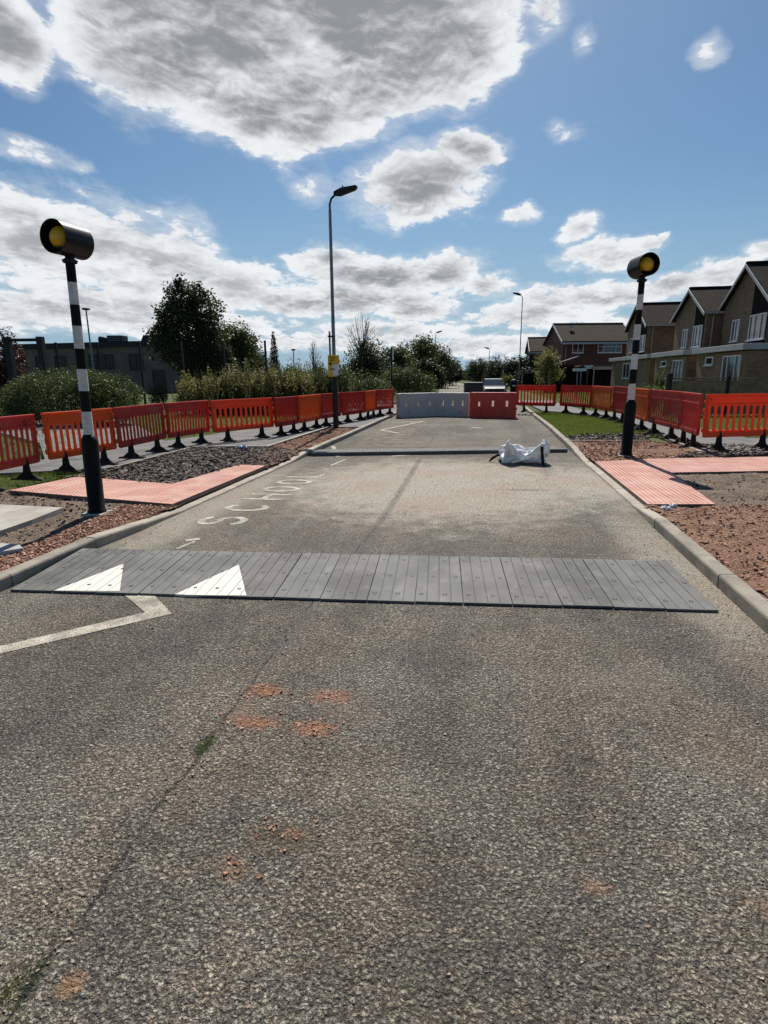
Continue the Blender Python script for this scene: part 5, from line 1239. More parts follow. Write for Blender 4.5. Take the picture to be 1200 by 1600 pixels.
193,251,362,216,235,295,243,245,335,254,262,415,265,278,498,239,295,528,214,302,587,197,313,664,76,407,99,100,415,156,130,414,160,115,401,239,94,378,
223,72,356,195,64,328,126,47,305,85,34,289,166,41,270,258,64,258,329,94,241,334,118,237,405,152,232,457,183,223,450,206,208,377,237,214,386,252,230,
464,260,245,550,239,258,612,209,267,637,195,285,711,77,378,111,107,375,139,137,381,142,134,369,239,111,345,229,86,326,235,74,302,177,64,275,117,43,250,
136,36,235,230,52,219,309,78,206,350,112,203,353,135,193,428,171,192,405,194,199,487,219,186,451,242,200,516,254,210,607,227,223,630,204,236,684,194,
249,773,83,338,131,113,344,117,144,342,124,130,334,216,123,317,309,108,291,273,96,269,195,78,243,177,59,218,133,57,207,237,40,183,282,74,173,293,104,
165,303,136,166,339,143,171,450,176,168,414,191,173,518,215,172,589,245,182,634,218,195,652,203,208,731,193,214,833,86,302,131,117,308,119,149,310,119,
146,301,221,143,289,322,125,267,281,111,240,231,91,214,223,83,188,153,70,170,231,46,152,210,64,135,285,92,132,322,126,125,314,130,130,429,166,129,401,
193,133,472,212,137,566,210,158,645,227,160,730,214,175,808,195,182,886,88,264,126,121,265,120,152,271,142,169,273,230,166,258,332,146,231,319,123,209,
292,108,184,250,104,157,171,83,142,219,63,131,133,64,109,201,86,95,267,118,92,299,125,96,406,158,95,458,158,126,494,182,116,576,202,126,662,213,126,
761,212,140,854,195,149,936,92,228,124,126,232,132,148,237,219,176,235,246,183,228,354,158,201,359,145,178,310,137,159,212,126,128,199,107,127,103,84,
110,72,75,83,114,80,62,187,96,55,280,128,66,321,121,76,425,133,93,521,146,107,627,166,113,714,183,100,787,198,103,878,202,117,971,]
def box_topology(N, s, h):
    """quads of an open box of N x N grids, shared corners counted once"""
    fs = [lambda a, b: (-s/2+s*a, -s/2+s*b, 0)]
    for k in range(4):
        c, sn = [(1, 0), (0, 1), (-1, 0), (0, -1)][k]
        fs.append(lambda a, b, c=c, sn=sn: ((-s/2+s*a)*c+s/2*sn, (-s/2+s*a)*sn-s/2*c, b*h))
    key = {}; Q = []
    for f in fs:
        ix = [[0]*(N+1) for _ in range(N+1)]
        for i in range(N+1):
            for j in range(N+1):
                k = tuple(round(x*1000) for x in f(i/N, j/N)); ix[i][j] = key.setdefault(k, len(key))
        for i in range(N):
            for j in range(N): Q.append((ix[i][j], ix[i+1][j], ix[i+1][j+1], ix[i][j+1]))
    return Q
def bag(loc):
    root = empty('bulk_bag', (loc[0], loc[1], 0), math.radians(-2), 'crumpled white builders bulk bag lying empty on the road', 'bag')
    q = np.array(BAG_POINTS, float).reshape(-1, 3)/999.0
    Fq = np.array(box_topology(22, .78, .62))
    V = q*np.array([1.02, .86, .52])-np.array([.51, .43, -.002])
    V[:, 2] += .20*np.exp(-(V[:, 0]**2+(V[:, 1]+.02)**2)/.045)+.05*np.exp(-((V[:, 0]+.3)**2+(V[:, 1]-.1)**2)/.02)+.018*np.sin(V[:, 0]*23+V[:, 1]*9)*np.exp(-(V[:, 0]**2+V[:, 1]**2)/.08)
    V[:, 2] = np.maximum(np.where(V[:, 2] < .02, .003, V[:, 2]), .003)
    o = bigmesh('bag_body', V, Fq, M['bagw'], root, True)
    m_ = o.modifiers.new('sub', 'SUBSURF'); m_.levels = 1; m_.render_levels = 2
    m_ = o.modifiers.new('s', 'SOLIDIFY'); m_.thickness = .003
    def strap(pts, wd):
        mb = MB(); vs = []
        P = [Vector(p) for p in pts]; Q = []
        for i in range(len(P)-1):
            for k in range(5): Q.append(P[i].lerp(P[i+1], k/5))
        Q.append(P[-1]); Q2 = [Q[0]]+[(Q[i-1]+Q[i]*2+Q[i+1])/4 for i in range(1, len(Q)-1)]+[Q[-1]]
        for i, p in enumerate(Q2):
            vs += [p+Vector((wd/2, 0, 0)), p-Vector((wd/2, .02, 0))]
        mb.add(vs, [(2*i, 2*i+1, 2*i+3, 2*i+2) for i in range(len(Q2)-1)], 0, True); o = mb.build('strap', M['rubfoot'], root); sl = o.modifiers.new('s', 'SOLIDIFY'); sl.thickness = .008
    strap([(.33, -.20, .40), (.33, -.34, .38), (.34, -.43, .20), (.36, -.46, .02), (.42, -.50, .012)], .055)
    mb = MB(); mb.tube([(-.42, .0, .12), (-.52, -.05, .14), (-.62, -.1, .08), (-.68, -.14, .02)], [.02, .028, .028, .012], 8); mb.build('strap', M['rubfoot'], root)
    return root
def bagmat():
    m, nt, p, out = newmat('woven_white_plastic')
    t = nt.new('ShaderNodeTexCoord').outputs['Object']; n = nt.noise(t, 5, 4, .6).outputs[0]
    col = nt.mix(nt.ramp(n, .64, .8), (.90, .90, .90), (.5, .44, .36)); nt.l.new(col, p.inputs['Base Color']); p.inputs['Roughness'].default_value = .55
    bump(nt, p, nt.noise(t, 22, 5, .65, dist=1.0).outputs[0], .7, .03)
    tr = nt.new('ShaderNodeBsdfTranslucent'); nt.l.new(col, tr.inputs[0]); ms = nt.new('ShaderNodeMixShader'); ms.inputs[0].default_value = .18
    nt.l.new(p.outputs[0], ms.inputs[1]); nt.l.new(tr.outputs[0], ms.inputs[2]); nt.l.new(ms.outputs[0], out.inputs[0]); return m
M['bagw'] = bagmat()
bl = G(817, 722); bag((bl[0], bl[1]))

# small litter and site bits
def crumple(name, loc, sz, m, label, cat, seed):
    rng = np.random.RandomState(seed); bm = bmesh.new(); bmesh.ops.create_icosphere(bm, subdivisions=3, radius=1)
    for v in bm.verts:
        c = v.co; k = 1+.3*math.sin(c.x*5+seed)*math.sin(c.y*6+1)+.22*math.sin(c.z*9+c.x*8+seed)
        v.co = Vector((c.x*sz[0]*k, c.y*sz[1]*k, max(c.z*sz[2]*k+sz[2]*.8, 0)))
    me = bpy.data.meshes.new(name); bm.to_mesh(me); bm.free(); me.materials.append(m); o = link(name, me); o.location = loc; tag(o, label, cat); return o
g1 = G(1040, 797, .075); crumple('crumpled_paper', (g1[0], g1[1], .075), (.055, .04, .03), M['paper'], 'crumpled white paper ball lying left beside the pink paving corner', 'litter', 1)
g1 = G(1051, 794, .075); crumple('crumpled_paper', (g1[0], g1[1], .078), (.045, .035, .03), M['paper'], 'smaller white paper ball touching the pink paving edge', 'litter', 4)
g1 = G(378, 701, .1); crumple('plastic_bottle', (g1[0], g1[1], .1), (.11, .05, .045), mat('pale_blue_plastic', (.30, .42, .6), .3, .1, 8), 'pale blue squashed bottle on the gravel below the bright orange barrier', 'litter', 2)
pk = [G(0, 848, .12), G(30, 850, .12), G(36, 856, .12), G(0, 862, .12), G(-60, 862, .12), G(-60, 848, .12)]
mb = MB(); mb.prism(pk, .05, .12); tag(mb.build('kerb_stone', M['greyplastic'], bevel=.006), 'loose pale grey kerb stone lying at the left photo edge on soil', 'kerb stone')

# ================================================================== LOOSE STONES AND GRASS
rng = np.random.RandomState(8)
stones('gravel', samples(Z2, 7000, rng), .08, .012, .05, M['stone_dark'], 2, 'dark broken gravel filling the bed behind pink paving')
stones('gravel', samples(Z1, 9000, rng), .06, .005, .026, M['stone_dark'], 3, 'brown stony soil around the left beacon')
stones('rubble', samples(Z1b, 8000, rng), .078, .004, .022, M['stone_red'], 4, 'red crushed stone along the left kerb')
stones('rubble', samples(Z3, 6000, rng), .088, .005, .024, M['stone_red'], 5, 'red crushed stone strip before the lamp column')
stones('rubble', samples(R1b, 15000, rng), .083, .004, .024, M['stone_red'], 6, 'red brown crushed stone behind the right kerb')
stones('gravel', samples(R1, 9000, rng), .063, .004, .024, M['stone_dark'], 7, 'grey brown stony soil right of the pink paving')
stones('rubble', samples(R2, 2500, rng), .085, .008, .04, M['stone_red'], 9, 'red soil lumps around the right beacon')
stones('clods', samples(R3, 900, rng), .08, .01, .06, M['stone_dark'], 12, 'dark soil clods at the lawn edge')
stones('clods', samples(R2b, 1500, rng), .09, .01, .06, M['stone_dark'], 13, 'dark soil clods beside the right path')
# loose chippings on the carriageway
pts = []
for (cx, cy, s, n) in [(-1.13, 2.80, .09, 90), (-.73, 2.79, .1, 60), (-1.07, 2.50, .1, 80), (-.74, 2.49, .09, 70), (-.70, 1.80, .09, 60), (-.82, 1.62, .06, 25)]:
    pts.append(np.array([cx, cy])+rng.normal(size=(n, 2))*[s, s*.5])
stones('chippings', np.vstack(pts), .001, .002, .012, M['stone_red'], 21, 'red crumbs scattered on the dusty marks in the road')
pts = [np.stack([rng.uniform(-3.6, 1.9, 1500), rng.uniform(.9, 5, 1500)], 1), np.stack([-1.25+rng.normal(size=300)*.06, rng.uniform(1, 3.9, 300)], 1),
       np.stack([1.95+rng.normal(size=500)*.07-.1, rng.uniform(2, 9, 500)], 1), np.stack([-3.7+np.abs(rng.normal(size=500))*.06, rng.uniform(5, 12, 500)], 1), np.stack([rng.uniform(-3.5, 2, 900), rng.uniform(5.2, 12, 900)], 1)]
stones('chippings', np.vstack(pts), .001, .002, .009, M['stone_mix'], 22, 'loose grit and chippings scattered over the road')
GL = [(-6.95, 7.85), (-6.75, 8.9), (-6.9, 9.7), (-8.9, 8.6), (-12, 7.4), (-12, 4), (-8.3, 4), (-8.3, 7.7)]
grass('grass', samples(GL, 16000, rng), .04, .03, .09, .006, M['grass'], 31, 'rough grass under the nearest left barriers')
GR = [(rx(15.8), 15.8), (rx(20), 20), (rx(27), 27), (3.3, 27), (4.6, 25), (5.2, 22), (5.3, 18), (5.1, 16), (4.8, 17.2), (3.2, 16.6)]
grass('grass', samples(GR, 26000, rng), .04, .03, .09, .008, M['grass'], 32, 'bright short grass on the verge beside the right kerb')
GR2 = [(7.2, 16.2), (9, 15.7), (16, 16.5), (22, 20), (20, 26), (8, 26), (6.8, 25.5)]
grass('grass', samples(GR2, 30000, rng), .04, .04, .11, .012, M['grass'], 33, 'lawn between right path and timber fence')
GR3 = [(5.3, 28), (8, 26), (12, 30), (12, 60), (5.5, 60)]
grass('grass', samples(GR3, 12000, rng), .04, .05, .14, .025, M['grass'], 36, 'lawn in front of the red brick house')
GL2 = [(-8.8, 12.8), (-7.8, 15.8), (-6.7, 20), (-6.4, 30), (-9, 30), (-20, 26), (-22, 12), (-13, 9.2), (-9, 10.8)]
grass('grass', samples(GL2, 40000, rng), .04, .04, .12, .014, M['grass'], 34, 'lawn behind the left barriers')
x1 = -1.29
grass('moss_tuft', np.stack([-1.29+rng.normal(size=260)*.018, 1.13+rng.normal(size=260)*.07], 1), 0, .004, .018, .002, M['grass'], 35, 'small grass tuft growing in the nearest road crack', 1.2)
grass('moss_tuft', np.stack([-1.235+rng.normal(size=160)*.012, 2.28+rng.normal(size=160)*.05], 1), 0, .004, .012, .002, M['grass'], 37, 'moss in the road crack beside red dust marks', 1.2)

# ================================================================== HOUSES
def window(root, c, ww, hh, axis, mull=(.5,), label=None, tr=None, curtain=False):
    """axis 'x': wall faces -X (window in YZ); axis 'y': wall faces -Y (window in XZ). c = centre on the wall face"""
    t = .06
    def bx(mb, u, v, du, dv, off, th):
        if axis == 'x': mb.box((c[0]-off, c[1]+u, c[2]+v), (th, du, dv))
        else: mb.box((c[0]+u, c[1]-off, c[2]+v), (du, th, dv))
    mb = MB()
    bx(mb, 0, hh/2-t/2, ww, t, .02, .08); bx(mb, 0, -hh/2+t/2, ww, t, .02, .08)
    bx(mb, -ww/2+t/2, 0, t, hh-2*t, .02, .08); bx(mb, ww/2-t/2, 0, t, hh-2*t, .02, .08)
    for m_ in mull: bx(mb, -ww/2+ww*m_, 0, t*.9, hh-2*t, .02, .07)
    if tr: bx(mb, 0, -hh/2+hh*tr, ww*.94, t*.8, .022, .06)
    f = mb.build('window', M['upvc'], root)
    mb = MB(); bx(mb, 0, 0, ww-.02, hh-.02, .006, .012); mb.build('pane', M['glass'], f)
    mb = MB(); bx(mb, 0, -hh/2-.03, ww+.12, .05, .05, .14); mb.build('sill', M['upvc'], f)
    return f
def gable_house(X, Y0, Y1, eave, apex, ext, name_label, wall='buff', roof='tiles', dep=8.5, big=(.1, .46), small=(.62, .82), extw=(), apex_f=.5):
    """gable faces the road (-X); ridge runs away from the road"""
    root = empty('house', (X, (Y0+Y1)/2, .04), 0, name_label, 'house', 'houses on the right side of the road')
    h = (Y1-Y0)/2; ym = -h+2*h*apex_f
    mb = MB(); vs = []
    for x in (0, dep):
        vs += [(x, -h, 0), (x, h, 0), (x, h, eave), (x, ym, apex), (x, -h, eave)]
    mb.add(vs, [(0, 4, 3, 2, 1), (5, 6, 7, 8, 9), (0, 5, 9, 4), (1, 2, 7, 6), (0, 1, 6, 5)])
    mb.build('wall', M[wall], root)
    # roof slabs with overhang, one mesh
    mb = MB(); ov = .25; th = .14; sl = (apex-eave)/(h+abs(ym)) if ym < 0 else (apex-eave)/h
    for s in (-1, 1):
        e = s*h; run = abs(e-ym); slp = (apex-eave)/run; ye = e+s*.3; ze = eave-slp*.3
        a = [(-ov, ym, apex+th), (dep+ov, ym, apex+th), (dep+ov, ye, ze+th), (-ov, ye, ze+th), (-ov, ym, apex+.01), (dep+ov, ym, apex+.01), (dep+ov, ye, ze+.01), (-ov, ye, ze+.01)]
        if s < 0: f_ = [(0, 3, 2, 1), (4, 5, 6, 7), (3, 7, 6, 2), (0, 4, 7, 3), (1, 2, 6, 5)]
        else: f_ = [(0, 1, 2, 3), (7, 6, 5, 4), (2, 6, 7, 3), (0, 3, 7, 4), (1, 5, 6, 2)]
        mb.add(a, f_)
    mb.box((dep/2, ym, apex+th+.02), (dep+2*ov, .22, .09))
    mb.build('roof', M[roof], root)
    # bargeboards
    for s in (-1, 1):
        e = s*h; run = abs(e-ym); slp = (apex-eave)/run; ye = e+s*.32; ze = eave-slp*.32; mb = MB()
        a = []
        for x in (-ov-.05, -ov-.003): a += [(x, ym, apex+th-.06), (x, ye, ze+th-.06), (x, ye, ze-.10), (x, ym, apex-.08)]
        mb.add(a, [(0, 1, 2, 3), (7, 6, 5, 4), (0, 4, 5, 1), (1, 5, 6, 2), (2, 6, 7, 3), (3, 7, 4, 0)]); mb.build('bargeboard', M['fascia'], root)
    mb = MB(); mb.box((dep/2, -h-.3, eave-.1), (dep+.4, .1, .12)); mb.build('gutter', M['fascia'], root)
    # dark clad strip with the big window
    b0, b1 = -h+2*h*big[0], -h+2*h*big[1]; bm_ = (b0+b1)/2; bw = b1-b0; cz = eave-1.0
    zt = lambda y: apex-(apex-eave)*abs(y-ym)/(h+abs(ym) if (y-ym)*ym < 0 else abs((h if y > ym else -h)-ym))
    mb = MB(); a = []
    for x in (-.035, -.002): a += [(x, b0, 2.55), (x, b1, 2.55), (x, b1, zt(b1)-.03), (x, b0, zt(b0)-.03)]
    mb.add(a, [(0, 3, 2, 1), (4, 5, 6, 7), (0, 1, 5, 4), (0, 4, 7, 3), (1, 2, 6, 5)]); mb.build('cladding', M['clad'], root)
    window(root, (-.04, bm_, cz-.35), bw*.94, 1.25, 'x', (.3, .68), tr=None)
    s0, s1 = -h+2*h*small[0], -h+2*h*small[1]; window(root, (0, (s0+s1)/2, cz-.35), s1-s0, 1.15, 'x', (.5,))
    # single storey front with white fascia
    ex, e0, e1 = ext; e0 -= (Y0+Y1)/2; e1 -= (Y0+Y1)/2
    mb = MB(); mb.box((-ex/2-.003, (e0+e1)/2, 1.33), (ex, e1-e0, 2.66)); mb.build('front_wall', M[wall], root)
    mb = MB(); mb.box((-ex/2-.14, (e0+e1)/2, 2.84), (ex+.28, e1-e0+.3, .27)); mb.build('fascia', M['fascia'], root, bevel=.01)
    mb = MB(); mb.box((-ex/2-.14, (e0+e1)/2, 2.985), (ex+.2, e1-e0+.22, .02)); mb.build('flat_roof', M['flatroof'], root)
    for (f0, f1, z0, z1, mul) in extw:
        y0_, y1_ = e0+(e1-e0)*f0, e0+(e1-e0)*f1; window(root, (-ex-.003, (y0_+y1_)/2, (z0+z1)/2), y1_-y0_, z1-z0, 'x', mul)
    # downpipe
    mb = MB(); mb.tube([(.35, -h-.12, eave-.15), (.35, -h-.06, eave-.4), (.35, -h-.06, .1)], .035, 8); mb.build('downpipe', M['fascia'], root)
    return root
gable_house(14.4, 31.9, 37.35, 5.3, 7.15, (2.0, 29.05, 35.0), 'nearest buff brick house at right photo edge, tallest gable with white boards', dep=8,
            big=(.02, .35), small=(.58, .745), extw=[(.085, .41, 1.05, 2.5, (.28, .72)), (.62, .78, 2.08, 2.5, ())])
gable_house(13.6, 37.65, 43.0, 5.2, 6.7, (1.4, 36.0, 41.8), 'middle buff brick gabled house between two like it, dark small upper window', dep=8,
            big=(.05, .33), small=(.52, .68), extw=[(.08, .38, 1.2, 2.45, (.33, .66)), (.58, .76, 2.1, 2.45, ())])
gable_house(13.2, 47.85, 53.7, 5.3, 6.98, (.9, 43.3, 54.5), 'farthest buff brick gabled house, partly behind the right beacon pole', dep=8,
            big=(.03, .3), small=(.6, .8), extw=[(.46, .64, 1.3, 2.5, (.5,))])
def ridge_house(cx, cy, wd, dep, eave, ridge, label, wins, wall, roof, rz=0.0, chim=False):
    """eaves face the camera side (-Y); ridge runs along X"""
    root = empty('house', (cx, cy, .04), rz, label, 'house', 'houses on the right side of the road')
    mb = MB(); w2 = wd/2; vs = []
    for x in (-w2, w2): vs += [(x, 0, 0), (x, dep, 0), (x, dep, eave), (x, dep/2, ridge), (x, 0, eave)]
    mb.add(vs, [(0, 1, 2, 3, 4), (5, 9, 8, 7, 6), (0, 4, 9, 5), (1, 6, 7, 2), (0, 5, 6, 1)]); mb.build('wall', M[wall], root)
    mb = MB(); th = .14; sl = (ridge-eave)/(dep/2)
    for s in (0, 1):
        y0 = -.35 if s == 0 else dep+.35; z0 = eave-.35*sl
        a = [(-w2-.25, dep/2, ridge+th), (w2+.25, dep/2, ridge+th), (w2+.25, y0, z0+th), (-w2-.25, y0, z0+th), (-w2-.25, dep/2, ridge+.01), (w2+.25, dep/2, ridge+.01), (w2+.25, y0, z0+.01), (-w2-.25, y0, z0+.01)]
        f_ = [(0, 3, 2, 1), (4, 5, 6, 7), (3, 7, 6, 2), (0, 4, 7, 3), (1, 2, 6, 5)]
        if s: f_ = [tuple(reversed(q)) for q in f_]
        mb.add(a, f_)
    mb.box((0, dep/2, ridge+th+.02), (wd+.5, .25, .1)); rf = mb.build('roof', M[roof], root)
    mb = MB(); mb.box((0, -.38, eave-.28), (wd+.4, .06, .2)); mb.build('fascia', M['fascia'], root)
    for s in (-1, 1):
        mb = MB(); x = s*(w2+.27)
        a = []
        for xx in (x-.02, x+.02): a += [(xx, dep/2, ridge+th), (xx, -.37, eave-.37*sl+th), (xx, -.37, eave-.37*sl-.12), (xx, dep/2, ridge-.12)]
        mb.add(a, [(0, 1, 2, 3), (7, 6, 5, 4), (0, 4, 5, 1), (1, 5, 6, 2), (2, 6, 7, 3), (3, 7, 4, 0)]); mb.build('bargeboard', M['fascia'], root)
    for (x, z, ww, hh, mul, tr) in wins: window(root, (x, 0, z), ww, hh, 'y', mul, tr=tr)
    mb = MB(); mb.tube([(-w2+.3, -.07, eave-.3), (-w2+.3, -.07, .1)], .04, 8); mb.build('downpipe', M['fascia'], root)
    if chim:
        mb = MB(); mb.tube([(-w2*.62, dep*.3, ridge-.9), (-w2*.62, dep*.3, ridge-.2)], .03, 6); mb.box((-w2*.62, dep*.3, ridge-.2), (.5, .35, .08)); mb.build('aerial', M['fascia'], root)
    return root
ch = at(930, 64)
ridge_house(ch[0], ch[1], 7.4, 7, 5.15, 7.05, 'red brick house with brown roof and two white upper windows facing the road', [(-2.1, 4.4, 1.2, 1.05, (.5,), None), (1.35, 4.4, 2.6, 1.05, (.25, .75), .62)], 'redbrick', 'tiles2', math.radians(8.6), True)
ch = at(853, 84)
ridge_house(ch[0]+1.0, ch[1], 6.5, 7, 4.9, 6.8, 'small far brown roofed house left of the red brick house', [(-1.2, 4.0, 1.2, .9, (.5,), None)], 'redbrick', 'tiles2')
# carport and garages before the red brick house
def carport():
    c = at(900, 56); root = empty('garage', (c[0], c[1], .04), math.radians(-3), 'low dark garage block with a sloping roof and white door heads', 'garage')
    mb = MB()
    mb.box((-2.4, 2.2, 1.15), (.15, 4.4, 2.3)); mb.box((4.2, 2.2, 1.15), (.15, 4.4, 2.3)); mb.box((.9, 4.4, 1.3), (6.8, .15, 2.6)); mb.box((1.05, 2.2, 1.15), (.15, 4.4, 2.3)); mb.build('wall', M['redbrick'], root)
    mb = MB(); a = [(-2.9, -.2, 2.30), (.2, -.2, 3.35), (.2, 4.6, 3.35), (-2.9, 4.6, 2.30)]; mb.add(a+[(x, y, z-.12) for x, y, z in a], [(0, 1, 2, 3), (7, 6, 5, 4), (0, 4, 5, 1), (1, 5, 6, 2), (2, 6, 7, 3), (3, 7, 4, 0)])
    mb.box((2.4, 2.2, 2.42), (4.2, 4.8, .14)); mb.build('roof', M['flatroof'], root)
    mb = MB(); mb.box((2.7, -.05, 2.2), (2.5, .08, .28)); mb.box((1.6, -.05, 1.03), (.09, .08, 2.05)); mb.build('door_frame', M['fascia'], root)
    mb = MB(); mb.box((2.8, .1, 1.0), (2.2, .06, 2.0)); mb.build('door', M['clad'], root)
    mb = MB(); mb.box((-.6, .15, 1.0), (3.0, .06, 2.0)); mb.build('door', M['clad'], root)
    mb = MB(); mb.box((-2.45, -.3, 1.1), (.09, .09, 2.2)); mb.build('post', M['fascia'], root)
carport()
c_ = at(905, 42); sg = empty('street_nameplate', (c_[0], c_[1], .04), math.radians(-8), 'blank looking white street nameplate on two posts before the garages', 'sign')
mb = MB(); mb.box((0, 0, 1.98), (.95, .03, .2)); mb.build('plate', M['signwhite'], sg)
for x in (-.12, .12):
    mb = MB(); mb.tube([(x, .03, 0), (x, .03, 2.0)], .03, 8); mb.build('post', M['galv'], sg)
c_ = at(919, 50); sg = empty('wall_sign', (c_[0], c_[1], 0), math.radians(-8), 'small white board above the garage door, right of the nameplate', 'sign')
mb = MB(); mb.box((0, 0, 2.35), (.7, .04, .14)); mb.box((0, 0, 2.2), (.45, .04, .14)); mb.build('board', M['signwhite'], sg)
mb = MB(); mb.tube([(0, .05, 0), (0, .05, 2.4)], .03, 8); mb.build('post', M['darkmetal'], sg)
c_ = at(840, 60); mb = MB(); root = empty('garden_gate', (c_[0], c_[1], .03), 0, 'dark timber double gate left of the garage block', 'gate')
mb.box((0, 0, .95), (2.9, .06, 1.8)); mb.build('board', M['clad'], root)
for x in (-1.5, 1.5):
    mb = MB(); mb.box((x, 0, 1.0), (.12, .12, 2.0)); mb.build('post', M['wood'], root)
mb = MB(); mb.box((0, -.05, 1.83), (3.1, .06, .1)); mb.build('rail', M['wood'], root)

# timber fence on the right
FA = at(1047, 23.5); FB = at(1240, 23.5); Lf = math.hypot(FB[0]-FA[0], FB[1]-FA[1])
fr_ = empty('timber_fence', (FA[0], FA[1], .03), math.atan2(FB[1]-FA[1], FB[0]-FA[0]), 'low brown timber fence with flat cap in front of the houses', 'fence')
for k, (x0, x1) in enumerate(((.15, 2.3), (2.45, Lf))):
    mb = MB(); nb = 7
    for j in range(nb): mb.box(((x0+x1)/2, 0 if j % 2 else .012, .16+j*.19), (x1-x0, .02, .205))
    mb.build('board_panel', M['wood'], fr_)
    mb = MB(); mb.box(((x0+x1)/2, 0, 1.485), (x1-x0, .10, .06)); mb.build('cap_rail', M['wood'], fr_)
for x, h_, r_ in ((.0, 1.70, .18), (2.37, 1.62, .11), (Lf+.05, 1.6, .11)):
    mb = MB(); mb.box((x, 0, h_/2), (r_, r_, h_), taper=.94); mb.build('post', M['woodd'], fr_, bevel=.01)

# school building, left
SA = at(15, 72); SB = at(285, 66); Ls = math.hypot(SB[0]-SA[0], SB[1]-SA[1])
sc_ = empty('school_building', (SA[0], SA[1], 0), math.atan2(SB[1]-SA[1], SB[0]-SA[0]), 'flat roofed tan brick school building behind the left hedge', 'building')
mb = MB(); mb.box((Ls/2, 6, 2.6), (Ls, 12, 5.2)); mb.build('wall', M['tan'], sc_)
mb = MB(); mb.box((Ls/2, 6, 5.45), (Ls+.5, 12.5, .6)); mb.build('parapet', M['darkmetal'], sc_)
mb = MB(); mb.box((Ls*.715, 6, 6.2), (1.7, 5, 1.0), taper=.8); mb.build('roof_storey', M['darkmetal'], sc_)
for x, z, ww, hh, mul in ((5.0, 3.7, 1.6, 1.2, ()), (7.8, 3.7, 1.6, 1.2, ()), (2.0, 3.7, 1.6, 1.2, ()), (13.5, 3.6, 3.4, 1.6, (.33, .66)), (18.2, 3.5, 1.8, 1.8, (.5,)), (21.0, 1.4, 1.6, 2.3, ()), (5.5, 1.3, 4.5, 1.5, (.25, .5, .75)), (14.0, 1.0, 1.4, 1.8, ())):
    f = window(sc_, (x, 0, z), ww, hh, 'y', mul); f.data.materials[0] = M['darkmetal']
    for c2 in f.children:
        c2.data.materials[0] = M['darkmetal'] if c2.name.startswith('sill') else M['dimglass']
mb = MB(); mb.tube([(10.5, -.08, 5.3), (10.5, -.08, .1)], .06, 8); mb.build('downpipe', M['darkmetal'], sc_)
hv = empty('air_handling_unit', (*at(190, 74), 5.75), .1, 'dark ventilation unit standing on the flat school roof', 'roof unit')
mb = MB(); mb.box((0, 0, .55), (1.9, 1.6, 1.0)); mb.build('casing', M['darkmetal'], hv, bevel=.05)
mb = MB(); mb.tube([(-.9, 0, .5), (-1.6, 0, .55), (-2.3, 0, .65)], [.3, .38, .38], 12); mb.build('duct', M['darkmetal'], hv)
mb = MB()
for k in range(4): mb.box((0, -.82, .25+.2*k), (1.7, .05, .06))
mb.build('louvre', M['galv'], hv)

# mesh sports fence and gateway, left
gw = empty('goal_frame', (*at(46, 25), 0), math.radians(8), 'thick dark steel gateway frame of two posts and a bar at far left', 'frame')
for x in (-.72, .68):
    mb = MB(); mb.box((x, 0, 1.72), (.24, .24, 3.45)); mb.build('post', M['darkmetal'], gw)
mb = MB(); mb.box((-.02, 0, 3.32), (1.2, .1, .12)); mb.build('bar', M['darkmetal'], gw)
mf = empty('mesh_fence', (*at(158, 29), 0), math.radians(8), 'tall dark mesh fence on slim posts in front of the school', 'fence')
for k in range(-1, 5):
    mb = MB(); mb.box((k*2.05, 0, 1.72), (.09, .09, 3.45)); mb.build('post', M['darkmetal'], mf)
mb = MB()
for k in range(18): mb.box((3.1, 0, .1+.19*k), (10.3, .006, .006))
for k in range(60): mb.box((-2.05+k*.17, .008, 1.7), (.006, .006, 3.3))
mb.build('mesh', M['darkmetal'], mf)

